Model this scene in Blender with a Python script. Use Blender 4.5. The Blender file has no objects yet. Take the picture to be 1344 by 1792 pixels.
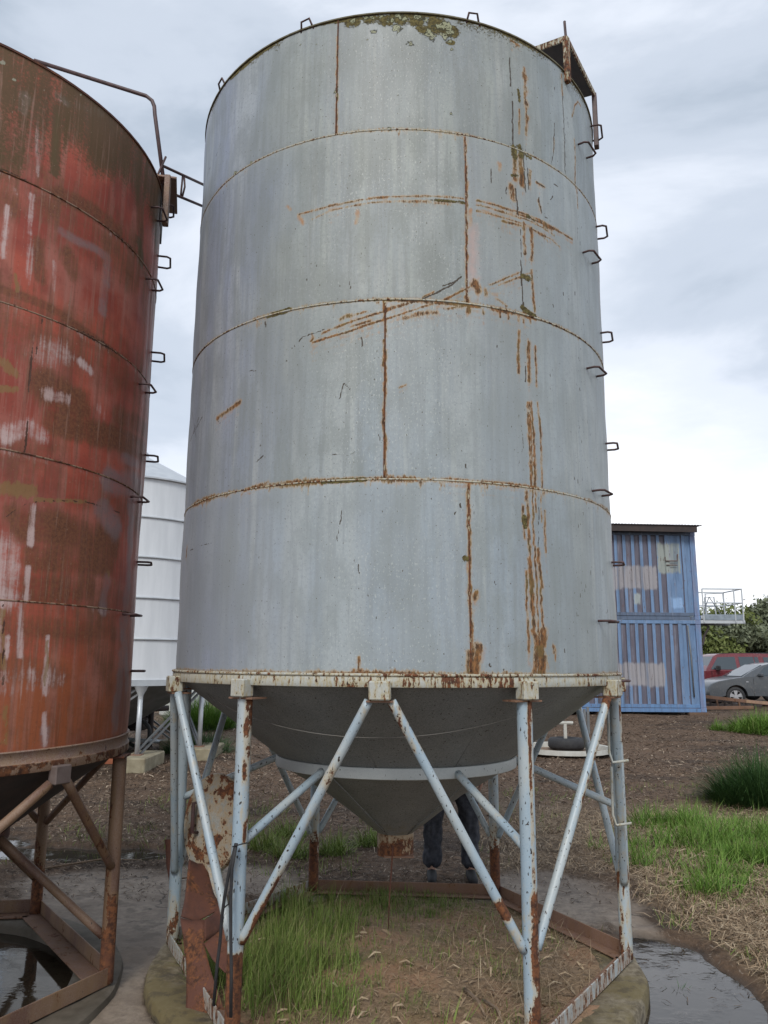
import bpy, bmesh, math, random
import numpy as np
from mathutils import Vector, Matrix
random.seed(7)
rng = np.random.default_rng(7)
S = bpy.context.scene
COL = S.collection
R_ = math.radians
CAM_Z = 1.70

# ------------------------------------------------------------------ camera, sky, sun, exposure
cam_d = bpy.data.cameras.new('camera')
cam = bpy.data.objects.new('camera', cam_d); COL.objects.link(cam)
S.camera = cam
cam_d.sensor_fit = 'VERTICAL'; cam_d.sensor_height = 36.0
cam_d.lens = 36.0 * 1363.9 / 1792.0
cam_d.clip_start = 0.05; cam_d.clip_end = 2000
PITCH, ROLL = 0.1884, 0.0072
f_ = Vector((0, math.cos(PITCH), math.sin(PITCH))); u_ = Vector((0, -math.sin(PITCH), math.cos(PITCH))); r_ = Vector((1, 0, 0))
rr = math.cos(ROLL)*r_ + math.sin(ROLL)*u_; uu = -math.sin(ROLL)*r_ + math.cos(ROLL)*u_
M = Matrix((rr, uu, -f_)).transposed().to_4x4(); M.translation = Vector((0, 0, CAM_Z))
cam.matrix_world = M

SUN_EL, SUN_AZ = R_(42), R_(192)          # azimuth clockwise from +Y: behind the camera, a little to the left
w = bpy.data.worlds.new('World'); S.world = w; w.use_nodes = True
nt = w.node_tree; nt.nodes.clear()
def wn(t, **k):
    n = nt.nodes.new(t)
    for a, b in k.items(): setattr(n, a, b)
    return n
out = wn('ShaderNodeOutputWorld'); bg = wn('ShaderNodeBackground'); bg.inputs['Strength'].default_value = 0.1
sky = wn('ShaderNodeTexSky', sky_type='NISHITA', sun_disc=False); sky.sun_elevation = SUN_EL; sky.sun_rotation = SUN_AZ
tc = wn('ShaderNodeTexCoord')
mp = wn('ShaderNodeMapping'); mp.inputs['Scale'].default_value = (1.0, 1.0, 2.6); mp.inputs['Location'].default_value = (3.1, 0.4, 0.7)
n1 = wn('ShaderNodeTexNoise'); n1.inputs['Scale'].default_value = 1.7; n1.inputs['Detail'].default_value = 7; n1.inputs['Roughness'].default_value = 0.55
n1.inputs['Distortion'].default_value = 0.35
sx = wn('ShaderNodeSeparateXYZ')
nt.links.new(tc.outputs['Generated'], mp.inputs['Vector']); nt.links.new(mp.outputs['Vector'], n1.inputs['Vector'])
nt.links.new(tc.outputs['Generated'], sx.inputs[0])
def wmath(op, a, b=None, clamp=False):
    m = wn('ShaderNodeMath', operation=op, use_clamp=clamp)
    for i, v in enumerate((a, b)):
        if v is None: continue
        if isinstance(v, (int, float)): m.inputs[i].default_value = v
        else: nt.links.new(v, m.inputs[i])
    return m.outputs[0]
# cloud deck: thinner and brighter towards the horizon all round, grey masses overhead
elev = wn('ShaderNodeMapRange', interpolation_type='SMOOTHSTEP'); nt.links.new(sx.outputs['Z'], elev.inputs[0])
elev.inputs[1].default_value = 0.0; elev.inputs[2].default_value = 0.42; elev.inputs[3].default_value = 0.31; elev.inputs[4].default_value = -0.035
bright = wmath('ADD', n1.outputs['Fac'], elev.outputs[0])
ramp = wn('ShaderNodeValToRGB')
cr = ramp.color_ramp; cr.interpolation = 'EASE'
K = 10.0
def wc(r, g, b, k=.93): return (r*k, g*k, b*k, 1)
cr.elements[0].position = 0.34; cr.elements[0].color = wc(.36, .42, .50)
cr.elements[1].position = 0.90; cr.elements[1].color = wc(1.06, 1.06, 1.08)
e = cr.elements.new(0.48); e.color = wc(.50, .555, .64)
e = cr.elements.new(0.60); e.color = wc(.66, .705, .785)
nt.links.new(bright, ramp.inputs[0])
vm = wn('ShaderNodeVectorMath', operation='SCALE'); vm.inputs[3].default_value = K; nt.links.new(ramp.outputs[0], vm.inputs[0])
mx = wn('ShaderNodeMix', data_type='RGBA'); mx.inputs[0].default_value = 0.93
nt.links.new(sky.outputs[0], mx.inputs[6]); nt.links.new(vm.outputs[0], mx.inputs[7])
nt.links.new(mx.outputs[2], bg.inputs['Color']); nt.links.new(bg.outputs[0], out.inputs['Surface'])

sd = bpy.data.lights.new('sun', 'SUN'); sd.energy = 1.5; sd.angle = R_(20); sd.color = (1, .96, .9)
so = bpy.data.objects.new('sun', sd); COL.objects.link(so)
dirv = Vector((math.sin(SUN_AZ)*math.cos(SUN_EL), math.cos(SUN_AZ)*math.cos(SUN_EL), math.sin(SUN_EL)))
so.rotation_euler = dirv.to_track_quat('Z', 'Y').to_euler(); so.location = (0, 0, 30)
S.view_settings.view_transform = 'Standard'; S.view_settings.look = 'None'
S.view_settings.gamma = 1; S.view_settings.use_curve_mapping = False
S.view_settings.exposure = 0.55
S.render.engine = 'CYCLES'
S.cycles.max_bounces = 6; S.cycles.use_denoising = True

# ------------------------------------------------------------------ numpy noise
def _h(ix, iy, sd):
    n = (ix.astype(np.int64)*374761393 + iy.astype(np.int64)*668265263 + sd*974634777) & 0xffffffff
    n = ((n ^ (n >> 13))*1274126177) & 0xffffffff
    return ((n ^ (n >> 16)) & 0xffffff)/float(0xffffff)
def vnoise(x, y, sd=0):
    x = np.asarray(x, float); y = np.asarray(y, float)
    ix = np.floor(x); iy = np.floor(y); fx = x-ix; fy = y-iy
    fx = fx*fx*(3-2*fx); fy = fy*fy*(3-2*fy)
    a = _h(ix, iy, sd); b = _h(ix+1, iy, sd); c = _h(ix, iy+1, sd); d = _h(ix+1, iy+1, sd)
    return (a*(1-fx)+b*fx)*(1-fy)+(c*(1-fx)+d*fx)*fy
def fbm(x, y, o=4, sd=0):
    v = 0; a = .5; t = 0
    for i in range(o):
        v = v+a*vnoise(x, y, sd+i*17); t += a; a *= .5; x = x*2.03+3.1; y = y*2.03+1.7
    return v/t
def sstep(a, b, x):
    t = np.clip((np.asarray(x, float)-a)/(b-a), 0, 1); return t*t*(3-2*t)

# ------------------------------------------------------------------ objects
ORG = {}
def tag(o, label=None, cat=None, group=None, kind=None):
    if label: o['label'] = label
    if cat: o['category'] = cat
    if group: o['group'] = group
    if kind: o['kind'] = kind
    return o
def thing(name, label, cat, loc=(0, 0, 0), group=None):
    o = bpy.data.objects.new(name, None); COL.objects.link(o); o.location = loc
    o.empty_display_size = .1
    ORG[o.name] = Vector(loc)
    return tag(o, label, cat, group)
def mobj(name, verts, faces, mat, parent=None, smooth=False, mi=None, loc=None):
    """one mesh object; verts in world space, stored relative to the parent's (or own) origin"""
    org = ORG[parent.name] if parent is not None else (Vector(loc) if loc is not None else Vector((0, 0, 0)))
    me = bpy.data.meshes.new(name)
    v = np.asarray(verts, dtype=np.float32).reshape(-1, 3) - np.array(org, dtype=np.float32)
    if isinstance(faces, np.ndarray):
        nf, k = faces.shape
        me.vertices.add(len(v)); me.vertices.foreach_set('co', v.ravel())
        me.loops.add(nf*k); me.loops.foreach_set('vertex_index', faces.astype(np.int32).ravel())
        me.polygons.add(nf); me.polygons.foreach_set('loop_start', np.arange(0, nf*k, k, dtype=np.int32))
        me.polygons.foreach_set('loop_total', np.full(nf, k, dtype=np.int32))
        me.update(calc_edges=True)
    else:
        me.from_pydata(v.tolist(), [], [list(f) for f in faces]); me.update()
    mats = mat if isinstance(mat, (list, tuple)) else [mat]
    for m in mats: me.materials.append(m)
    if mi is not None: me.polygons.foreach_set('material_index', np.asarray(mi, dtype=np.int32))
    if smooth is True: me.polygons.foreach_set('use_smooth', np.ones(len(me.polygons), dtype=bool))
    elif smooth: me.polygons.foreach_set('use_smooth', np.ones(len(me.polygons), dtype=bool)); me.set_sharp_from_angle(angle=R_(smooth))
    o = bpy.data.objects.new(name, me); COL.objects.link(o)
    if parent is not None: o.parent = parent
    elif loc is not None: o.location = loc
    ORG[o.name] = org
    return o
def attr(o, name, vals, color=False):
    me = o.data
    if color:
        a = me.attributes.new(name, 'FLOAT_COLOR', 'POINT')
        v = np.ones((len(me.vertices), 4), dtype=np.float32); v[:, :vals.shape[1]] = vals; a.data.foreach_set('color', v.ravel())
    else:
        a = me.attributes.new(name, 'FLOAT', 'POINT'); a.data.foreach_set('value', np.asarray(vals, dtype=np.float32))
def copy_tree(o, parent=None):
    c = o.copy(); COL.objects.link(c)
    if parent is not None: c.parent = parent
    for ch in [x for x in bpy.data.objects if x.parent == o]: copy_tree(ch, c)
    return c

class MB:
    def __init__(s): s.v = []; s.f = []; s.r = []; s.smooth = []
    def add(s, vs, fs, rust=None):
        o = len(s.v); s.v += [tuple(p) for p in vs]; s.f += [[i+o for i in f] for f in fs]
        s.r += list(rust) if rust is not None else [0.0]*len(vs)
    def box(s, c, d, rot=None, bev=0.0):
        """box centre c, full size d, with small chamfers"""
        hx, hy, hz = d[0]/2, d[1]/2, d[2]/2; c = Vector(c)
        m = rot if rot is not None else Matrix.Identity(3)
        b = min(bev, hx*.9, hy*.9, hz*.9)
        if b <= 0:
            P = [m @ Vector((x*hx, y*hy, z*hz))+c for z in (-1, 1) for y in (-1, 1) for x in (-1, 1)]
            s.add(P, [(0, 2, 3, 1), (4, 5, 7, 6), (0, 1, 5, 4), (2, 6, 7, 3), (0, 4, 6, 2), (1, 3, 7, 5)])
        else:
            bm = bmesh.new(); bmesh.ops.create_cube(bm, size=1)
            for v in bm.verts: v.co = Vector((v.co.x*d[0], v.co.y*d[1], v.co.z*d[2]))
            bmesh.ops.bevel(bm, geom=bm.edges[:], offset=b, segments=1, affect='EDGES')
            bm.verts.index_update()
            s.add([m @ v.co + c for v in bm.verts], [[v.index for v in f.verts] for f in bm.faces]); bm.free()
    def tube(s, pts, r, n=10, cap=True, rust=None, r1=None, seg=None):
        """round bar along pts; rust(t, ang) gives the wear attribute"""
        pts = [Vector(p) for p in pts]
        if seg and len(pts) == 2:
            a, b = pts; pts = [a.lerp(b, i/seg) for i in range(seg+1)]
        L = len(pts); o = len(s.v); tang = []
        for i in range(L):
            tang.append((pts[min(i+1, L-1)]-pts[max(i-1, 0)]).normalized())
        t0 = tang[0]; ref = Vector((0, 1, 0)) if abs(t0.y) < .9 else Vector((1, 0, 0))
        nx = (ref - t0*ref.dot(t0)).normalized()
        for i in range(L):
            t = tang[i]; nx = (nx - t*nx.dot(t)).normalized(); ny = t.cross(nx)
            rad = r if r1 is None else r+(r1-r)*i/(L-1)
            for k in range(n):
                a = 2*math.pi*k/n; d = nx*math.cos(a)+ny*math.sin(a)
                s.v.append(tuple(pts[i]+d*rad)); s.r.append(rust(i/(L-1), d, pts[i]) if rust else 0.0)
        for i in range(L-1):
            for k in range(n):
                k2 = (k+1) % n
                s.f.append([o+i*n+k, o+i*n+k2, o+(i+1)*n+k2, o+(i+1)*n+k])
        if cap: s.f.append([o+k for k in range(n)][::-1]); s.f.append([o+(L-1)*n+k for k in range(n)])
    def lathe(s, prof, c=(0, 0, 0), n=64, a0=0, a1=2*math.pi, rust=None):
        full = abs(a1-a0-2*math.pi) < 1e-6; m = n if full else n+1; o = len(s.v)
        for (r, z) in prof:
            for k in range(m):
                a = a0+(a1-a0)*k/n
                s.v.append((c[0]+r*math.sin(a), c[1]-r*math.cos(a), c[2]+z)); s.r.append(rust(a, r, z) if rust else 0.0)
        for j in range(len(prof)-1):
            for k in range(n):
                k2 = (k+1) % m
                s.f.append([o+j*m+k, o+j*m+k2, o+(j+1)*m+k2, o+(j+1)*m+k])
    def prism(s, poly, d, axis='y', off=0.0):
        """poly of (a,b) extruded by d along axis from off"""
        n = len(poly)
        def P(a, b, t): return (a, t, b) if axis == 'y' else ((t, a, b) if axis == 'x' else (a, b, t))
        vs = [P(a, b, off) for a, b in poly]+[P(a, b, off+d) for a, b in poly]
        fs = [list(range(n)), list(range(2*n-1, n-1, -1))]+[[i, n+i, n+(i+1) % n, (i+1) % n] for i in range(n)]
        s.add(vs, fs)
    def build(s, name, mat, parent=None, smooth=False, loc=None, rust=True):
        o = mobj(name, s.v, s.f, mat, parent, smooth, loc=loc)
        bm = bmesh.new(); bm.from_mesh(o.data); bmesh.ops.recalc_face_normals(bm, faces=bm.faces[:]); bm.to_mesh(o.data); bm.free()
        if rust and any(s.r): attr(o, 'rust', s.r)
        return o

# ------------------------------------------------------------------ materials
class NT:
    def __init__(s, name):
        s.m = bpy.data.materials.new(name); s.m.use_nodes = True; s.t = s.m.node_tree; s.t.nodes.clear()
        s.out = s.t.nodes.new('ShaderNodeOutputMaterial'); s.b = s.t.nodes.new('ShaderNodeBsdfPrincipled')
        s.t.links.new(s.b.outputs[0], s.out.inputs[0])
    def n(s, t, ins=None, **k):
        x = s.t.nodes.new(t)
        for a, b in k.items(): setattr(x, a, b)
        for a, b in (ins or {}).items(): s.set(x.inputs[a], b)
        return x
    def set(s, i, v):
        if isinstance(v, bpy.types.NodeSocket): s.t.links.new(v, i)
        elif isinstance(v, tuple) and len(v) == 3 and i.type == 'RGBA': i.default_value = (*v, 1)
        else: i.default_value = v
    def coord(s, kind='Object', scale=(1, 1, 1), rand=True):
        tc = s.n('ShaderNodeTexCoord'); v = tc.outputs[kind]
        if rand:
            oi = s.n('ShaderNodeObjectInfo'); a = s.n('ShaderNodeVectorMath', operation='ADD'); s.set(a.inputs[0], v)
            mu = s.math('MULTIPLY', oi.outputs['Random'], 23.0); cb = s.n('ShaderNodeCombineXYZ', {0: mu, 1: mu}); s.set(a.inputs[1], cb.outputs[0]); v = a.outputs[0]
        return s.scale(v, scale)
    def scale(s, v, sc):
        if sc == (1, 1, 1): return v
        m = s.n('ShaderNodeVectorMath', operation='MULTIPLY'); s.set(m.inputs[0], v); m.inputs[1].default_value = sc; return m.outputs[0]
    def noise(s, v, sc, det=4, rough=.55, dist=0.0):
        x = s.n('ShaderNodeTexNoise', {'Vector': v, 'Scale': sc, 'Detail': det, 'Roughness': rough, 'Distortion': dist}); return x.outputs['Fac']
    def vor(s, v, sc, feat='F1'):
        return s.n('ShaderNodeTexVoronoi', {'Vector': v, 'Scale': sc}, feature=feat)
    def math(s, op, a, b=0.0, c=None, clamp=False):
        x = s.n('ShaderNodeMath', operation=op, use_clamp=clamp); s.set(x.inputs[0], a); s.set(x.inputs[1], b)
        if c is not None: s.set(x.inputs[2], c)
        return x.outputs[0]
    def ss(s, v, a, b, lo=0.0, hi=1.0):
        x = s.n('ShaderNodeMapRange', {0: v, 1: a, 2: b, 3: lo, 4: hi}, interpolation_type='SMOOTHSTEP'); return x.outputs[0]
    def mix(s, f, a, b, mode='MIX'):
        x = s.n('ShaderNodeMix', data_type='RGBA', blend_type=mode); s.set(x.inputs[0], f); s.set(x.inputs[6], a); s.set(x.inputs[7], b); return x.outputs[2]
    def attr(s, name, out='Fac'):
        return s.n('ShaderNodeAttribute', attribute_name=name).outputs[out]
    def sep(s, c):
        x = s.n('ShaderNodeSeparateColor', {0: c}); return x.outputs
    def bump(s, h, d=.01, st=1.0):
        x = s.n('ShaderNodeBump', {'Height': h, 'Distance': d, 'Strength': st}); s.set(s.b.inputs['Normal'], x.outputs[0])
    def fin(s, col, rough=.6, metal=0.0, spec=None):
        s.set(s.b.inputs['Base Color'], col); s.set(s.b.inputs['Roughness'], rough); s.set(s.b.inputs['Metallic'], metal)
        if spec is not None: s.set(s.b.inputs['Specular IOR Level'], spec)
        return s.m
def rust_col(N, v):
    a = N.noise(v, 45, 6, .65); b = N.noise(v, 9, 3)
    c = N.mix(N.ss(a, .35, .68), (.045, .018, .010), (.20, .075, .028))
    return N.mix(N.ss(b, .45, .7, 0, .7), c, (.10, .038, .022))
def worn_paint(name, base, base2, bias=-.25, amp=.75, rough=.5, stain=(.36, .25, .13), chips=.0, vs=(1, 1, .35), chalk=.22, ns=14):
    """paint over steel: chips and runs of rust where noise plus the wear attribute pass a threshold"""
    N = NT(name); v = N.coord(); vz = N.scale(v, vs)
    at = N.math('MULTIPLY', N.attr('rust'), 1.45)
    n1 = N.noise(vz, ns, 7, .62); n2 = N.noise(v, 70, 4, .6); nb = N.noise(vz, 3, 3)
    val = N.math('ADD', N.math('MULTIPLY_ADD', N.math('SUBTRACT', n1, .5), amp*2, at), N.math('MULTIPLY_ADD', N.math('SUBTRACT', n2, .5), .5, bias))
    val = N.math('MULTIPLY_ADD', N.math('SUBTRACT', nb, .5), .6, val)
    mask = N.ss(val, .28, .36); halo = N.ss(val, -.10, .34, 0, .75)
    big = N.noise(vz, 5, 4)
    c = N.mix(N.ss(big, .35, .65), base, base2)
    c = N.mix(N.ss(N.noise(v, 160, 3), .3, .7, 0, chalk), c, (.62, .62, .58))
    c = N.mix(halo, c, stain)
    if chips > 0:
        pit = N.noise(N.scale(v, (1, 1, .45)), 95, 2, .4); c = N.mix(N.ss(pit, .735-chips*.06, .76-chips*.06), c, (.03, .02, .016))
    c = N.mix(mask, c, rust_col(N, v))
    N.bump(N.math('MULTIPLY_ADD', mask, -.6, N.math('MULTIPLY', n2, .35)), .0025, .7)
    return N.fin(c, N.mix(mask, (rough,)*3, (.88,)*3))
def plain(name, col, col2=None, rough=.6, metal=0.0, sc=8, bump=0.0, vs=(1, 1, 1), spec=None):
    N = NT(name); v = N.scale(N.coord(), vs); n = N.noise(v, sc, 6, .6)
    c = N.mix(N.ss(n, .3, .7), col, col2 or tuple(x*.7 for x in col))
    if bump: N.bump(n, bump, .8)
    return N.fin(c, rough, metal, spec)

def mat_wall_grey():
    N = NT('weathered_grey_paint')
    uv = N.coord('UV', rand=False)
    c1 = N.sep(N.attr('wear', 'Color')); c2 = N.sep(N.attr('stain', 'Color'))
    rust, moss, dark = c1[0], c1[1], c1[2]; orange, pink, speck = c2[0], c2[1], c2[2]
    oi = N.n('ShaderNodeObjectInfo').outputs['Random']
    streak = N.noise(N.scale(uv, (9, .55, 1)), 1.0, 6, .62); st2 = N.noise(N.scale(uv, (32, 1.6, 1)), 1.0, 5, .6)
    big = N.noise(uv, 1.1, 4, .5); fine = N.noise(uv, 55, 6, .7)
    ux = N.n('ShaderNodeSeparateXYZ', {0: uv}).outputs[0]
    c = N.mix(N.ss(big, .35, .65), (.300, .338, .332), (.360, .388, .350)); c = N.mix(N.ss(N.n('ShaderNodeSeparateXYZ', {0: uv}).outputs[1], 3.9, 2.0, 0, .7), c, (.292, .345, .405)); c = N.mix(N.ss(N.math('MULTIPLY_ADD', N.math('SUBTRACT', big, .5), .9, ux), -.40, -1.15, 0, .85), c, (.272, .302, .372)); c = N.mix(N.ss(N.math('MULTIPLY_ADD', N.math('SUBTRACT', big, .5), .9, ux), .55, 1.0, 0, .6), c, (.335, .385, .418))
    c = N.mix(N.ss(streak, .38, .58, 0, .7), c, (.255, .285, .300))
    c = N.mix(N.ss(streak, .54, .66, 0, .7), c, (.415, .435, .405)); cb = N.noise(N.scale(uv, (3.2, .28, 1)), 1.0, 4, .5); c = N.mix(N.ss(cb, .48, .62, 0, .55), c, (.43, .45, .42)); c = N.mix(N.ss(cb, .47, .36, 0, .5), c, (.235, .265, .295))
    c = N.mix(N.ss(st2, .5, .62, 0, .5), c, (.215, .230, .222)); c = N.mix(N.ss(st2, .5, .38, 0, .35), c, (.39, .405, .385))
    c = N.mix(N.ss(fine, .47, .64, 0, .36), c, (.20, .212, .198)); c = N.mix(N.ss(N.noise(uv, 150, 4, .7), .53, .66, 0, .20), c, (.40, .415, .38)); c = N.mix(N.ss(N.noise(N.scale(uv, (7, 3.2, 1)), 1.0, 5, .6), .44, .62, 0, .5), c, (.205, .225, .205)); c = N.mix(N.ss(N.noise(N.scale(uv, (2.2, .8, 1)), 1.0, 3, .5), .46, .60, 0, .45), c, (.215, .235, .222))
    c = N.mix(N.math('MULTIPLY', N.ss(oi, 0, .5), .25), c, (.25, .275, .285)); c = N.mix(N.math('MULTIPLY', N.ss(oi, .5, 1), .22), c, (.37, .40, .42))
    # chalky splashes, drawn out downwards
    sp = N.noise(N.scale(uv, (125, 62, 1)), 1.0, 3, .6, .5)
    c = N.mix(N.math('MULTIPLY', N.ss(sp, .58, .68, 0, .60), N.math('MULTIPLY', speck, N.ss(N.noise(uv, 2.3, 3), .30, .58, .25, 1), clamp=True)), c, (.50, .52, .49))
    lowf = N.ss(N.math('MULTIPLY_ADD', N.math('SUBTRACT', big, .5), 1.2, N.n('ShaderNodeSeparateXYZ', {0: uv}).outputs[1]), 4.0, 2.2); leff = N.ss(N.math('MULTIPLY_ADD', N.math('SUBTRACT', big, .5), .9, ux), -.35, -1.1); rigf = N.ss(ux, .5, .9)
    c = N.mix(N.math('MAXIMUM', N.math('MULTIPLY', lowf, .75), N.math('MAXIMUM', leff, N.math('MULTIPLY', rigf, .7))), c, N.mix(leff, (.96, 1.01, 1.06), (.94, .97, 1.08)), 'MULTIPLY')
    # pits
    pv = N.noise(N.scale(uv, (95, 62, 1)), 1.0, 2, .45)
    c = N.mix(N.ss(pv, .70, .735, 0, .9), c, (.08, .068, .05)); c = N.mix(N.ss(N.noise(N.scale(uv, (230, 150, 1)), 1.0, 1, .4), .70, .76, 0, .7), c, (.09, .08, .06))
    # stains
    on = N.noise(uv, 30, 5); ov = N.math('MULTIPLY_ADD', N.math('SUBTRACT', on, .5), .9, orange)
    ov = N.math('MULTIPLY_ADD', N.math('SUBTRACT', N.noise(N.scale(uv, (75, 22, 1)), 1.0, 5, .65), .5), 1.5, ov)
    c = N.mix(N.math('MULTIPLY', N.ss(ov, .12, 1.05, 0, .85), N.ss(orange, 0, .3)), c, N.mix(N.ss(on, .4, .6), (.40, .27, .14), (.36, .18, .07)))
    c = N.mix(N.math('MULTIPLY', N.ss(N.math('MULTIPLY_ADD', N.math('SUBTRACT', on, .5), .8, pink), .1, .9), .6), c, (.50, .33, .29))
    rn = N.noise(N.scale(uv, (95, 34, 1)), 1.0, 5, .65); rn2 = N.noise(uv, 24, 4, .6)
    rv = N.math('MULTIPLY_ADD', N.math('SUBTRACT', rn, .5), 2.3, rust); rv = N.math('MULTIPLY_ADD', N.math('SUBTRACT', rn2, .5), .8, rv)
    rm = N.ss(rv, .30, .80, 0, .95); halo = N.ss(rv, .0, .50, 0, .65)
    halo = N.math('MULTIPLY', halo, N.ss(rust, .0, .3))
    c = N.mix(halo, c, (.39, .29, .165))
    rc = N.mix(N.ss(N.noise(N.scale(uv, (60, 20, 1)), 1.0, 5, .7), .40, .62), (.055, .028, .015), (.25, .115, .042))
    rc = N.mix(N.ss(N.noise(uv, 9, 3), .48, .66, 0, .7), rc, (.14, .10, .032))
    c = N.mix(N.math('MULTIPLY', rm, N.ss(rust, .0, .2)), c, rc)
    dm = N.ss(N.math('MULTIPLY_ADD', N.math('SUBTRACT', rn, .5), 1.2, dark), .38, .5)
    c = N.mix(N.math('MULTIPLY', dm, N.ss(dark, 0, .2)), c, (.055, .042, .030))
    mn = N.noise(uv, 75, 5, .7); mv = N.math('MULTIPLY_ADD', N.math('SUBTRACT', mn, .5), 1.3, moss); mm = N.math('MULTIPLY', N.ss(mv, .40, .58), N.ss(moss, 0, .2))
    mcol = N.mix(N.ss(N.noise(uv, 50, 5, .7), .4, .62), (.060, .048, .018), (.15, .125, .045))
    c = N.mix(mm, c, mcol)
    ln = N.attr('lichen'); lv = N.math('MULTIPLY_ADD', N.math('SUBTRACT', mn, .5), 1.0, ln); lm = N.math('MULTIPLY', N.ss(lv, .38, .52), N.ss(ln, 0, .2))
    ring = N.math('SINE', N.math('MULTIPLY_ADD', mn, 9.0, N.math('MULTIPLY', ln, 13.0)))
    lc = N.mix(N.ss(N.math('ADD', N.math('MULTIPLY', ring, .3), mn), .35, .75), (.045, .045, .025), (.30, .31, .20))
    c = N.mix(lm, c, lc)
    h = N.math('MULTIPLY_ADD', rm, .35, N.math('MULTIPLY', fine, .25)); h = N.math('ADD', h, N.math('MULTIPLY', N.math('MAXIMUM', mm, lm), N.math('MULTIPLY_ADD', mn, 1.5, .6)))
    N.bump(h, .004, .6)
    return N.fin(c, N.mix(N.math('MAXIMUM', rm, mm), (.50,)*3, (.9,)*3), 0.0, .35)

def mat_wall_red():
    N = NT('faded_red_oxide_paint')
    uv = N.coord('UV', rand=False)
    c2 = N.sep(N.attr('stain', 'Color')); c1 = N.sep(N.attr('wear', 'Color'))
    pale, brown, blue = c2[0], c2[1], c2[2]; rust, moss, yel = c1[0], c1[1], c1[2]
    streak = N.noise(N.scale(uv, (14, .7, 1)), 1.0, 6, .65); st2 = N.noise(N.scale(uv, (55, 2.2, 1)), 1.0, 5, .65)
    big = N.noise(N.scale(uv, (1.5, 2.6, 1)), 1.0, 5, .55, .4); fine = N.noise(uv, 60, 6, .7); mid = N.noise(N.scale(uv, (5, 7, 1)), 1.0, 5, .6)
    c = N.mix(N.ss(big, .38, .62), (.29, .055, .034), (.43, .092, .054)); uz = N.n('ShaderNodeSeparateXYZ', {0: uv}).outputs[1]; c = N.mix(N.ss(N.math('MULTIPLY_ADD', N.math('SUBTRACT', mid, .5), .9, uz), 2.05, 1.4, 0, .75), c, (.33, .105, .038))
    c = N.mix(N.ss(streak, .46, .62, 0, .6), c, (.40, .185, .145)); c = N.mix(N.ss(N.noise(uv, 2.0, 4, .55), .50, .64, 0, .5), c, (.42, .17, .13)); c = N.mix(N.ss(N.noise(N.scale(uv, (4, 2.2, 1)), 1.0, 5, .6), .5, .66, 0, .55), c, (.175, .045, .030)); c = N.mix(N.ss(N.noise(N.scale(uv, (30, 1.1, 1)), 1.0, 5, .65), .54, .66, 0, .5), c, (.15, .055, .032))
    bv = N.math('MULTIPLY_ADD', N.math('SUBTRACT', mid, .5), 1.1, brown); bv = N.math('MULTIPLY_ADD', N.math('SUBTRACT', st2, .5), 1.0, bv); bv = N.math('MULTIPLY_ADD', N.math('SUBTRACT', fine, .5), .9, bv); bv = N.math('MULTIPLY_ADD', N.math('SUBTRACT', streak, .5), 1.0, bv)
    c = N.mix(N.ss(bv, .18, .95, 0, .85), c, N.mix(N.ss(fine, .4, .62), (.095, .040, .018), (.20, .082, .034)))
    lv = N.math('MULTIPLY_ADD', N.math('SUBTRACT', mid, .5), 1.6, blue); lv = N.math('MULTIPLY_ADD', N.math('SUBTRACT', fine, .5), .7, lv)
    c = N.mix(N.math('MULTIPLY', N.ss(lv, .25, 1.2, 0, .8), N.ss(blue, 0, .25)), c, (.235, .175, .178))
    pv = N.math('MULTIPLY_ADD', N.math('SUBTRACT', st2, .5), 2.4, pale); pv = N.math('MULTIPLY_ADD', N.math('SUBTRACT', mid, .5), 1.6, pv); pv = N.math('MULTIPLY_ADD', N.math('SUBTRACT', fine, .5), 1.0, pv)
    c = N.mix(N.math('MULTIPLY', N.ss(pv, .2, 1.15, 0, .95), N.ss(pale, 0, .15)), c, (.56, .42, .40))
    yv = N.math('MULTIPLY_ADD', N.math('SUBTRACT', N.noise(N.scale(uv, (40, 14, 1)), 1.0, 5, .7), .5), 2.0, yel)
    c = N.mix(N.ss(yv, .45, .75, 0, .7), c, (.24, .155, .055))
    rn = N.noise(N.scale(uv, (80, 50, 1)), 1.0, 5, .65); rv = N.math('MULTIPLY_ADD', N.math('SUBTRACT', rn, .5), 1.4, rust)
    rm = N.math('MULTIPLY', N.ss(rv, .42, .58), N.ss(rust, 0, .2))
    c = N.mix(rm, c, (.075, .032, .020))
    mv = N.math('MULTIPLY_ADD', N.math('SUBTRACT', fine, .5), 1.5, moss); mv = N.math('MULTIPLY_ADD', N.math('SUBTRACT', streak, .5), .9, mv)
    c = N.mix(N.ss(mv, .25, .8, 0, .9), c, (.088, .060, .022))
    ln = N.attr('lichen'); c = N.mix(N.math('MULTIPLY', N.ss(N.math('MULTIPLY_ADD', N.math('SUBTRACT', fine, .5), 1.3, ln), .4, .55), N.ss(ln, 0, .2)), c, (.27, .27, .20))
    c = N.mix(N.ss(st2, .56, .68, 0, .45), c, (.36, .21, .16)); c = N.mix(N.ss(fine, .55, .66, 0, .3), c, (.12, .045, .028))
    sc = N.noise(N.scale(uv, (120, 60, 1)), 1.0, 2, .5); c = N.mix(N.ss(sc, .70, .75, 0, .6), c, (.36, .27, .2))
    N.bump(N.math('MULTIPLY_ADD', fine, .3, N.math('MULTIPLY', rm, -.4)), .003, .6)
    return N.fin(c, N.ss(streak, .3, .7, .42, .72), 0.0, .4)

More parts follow.
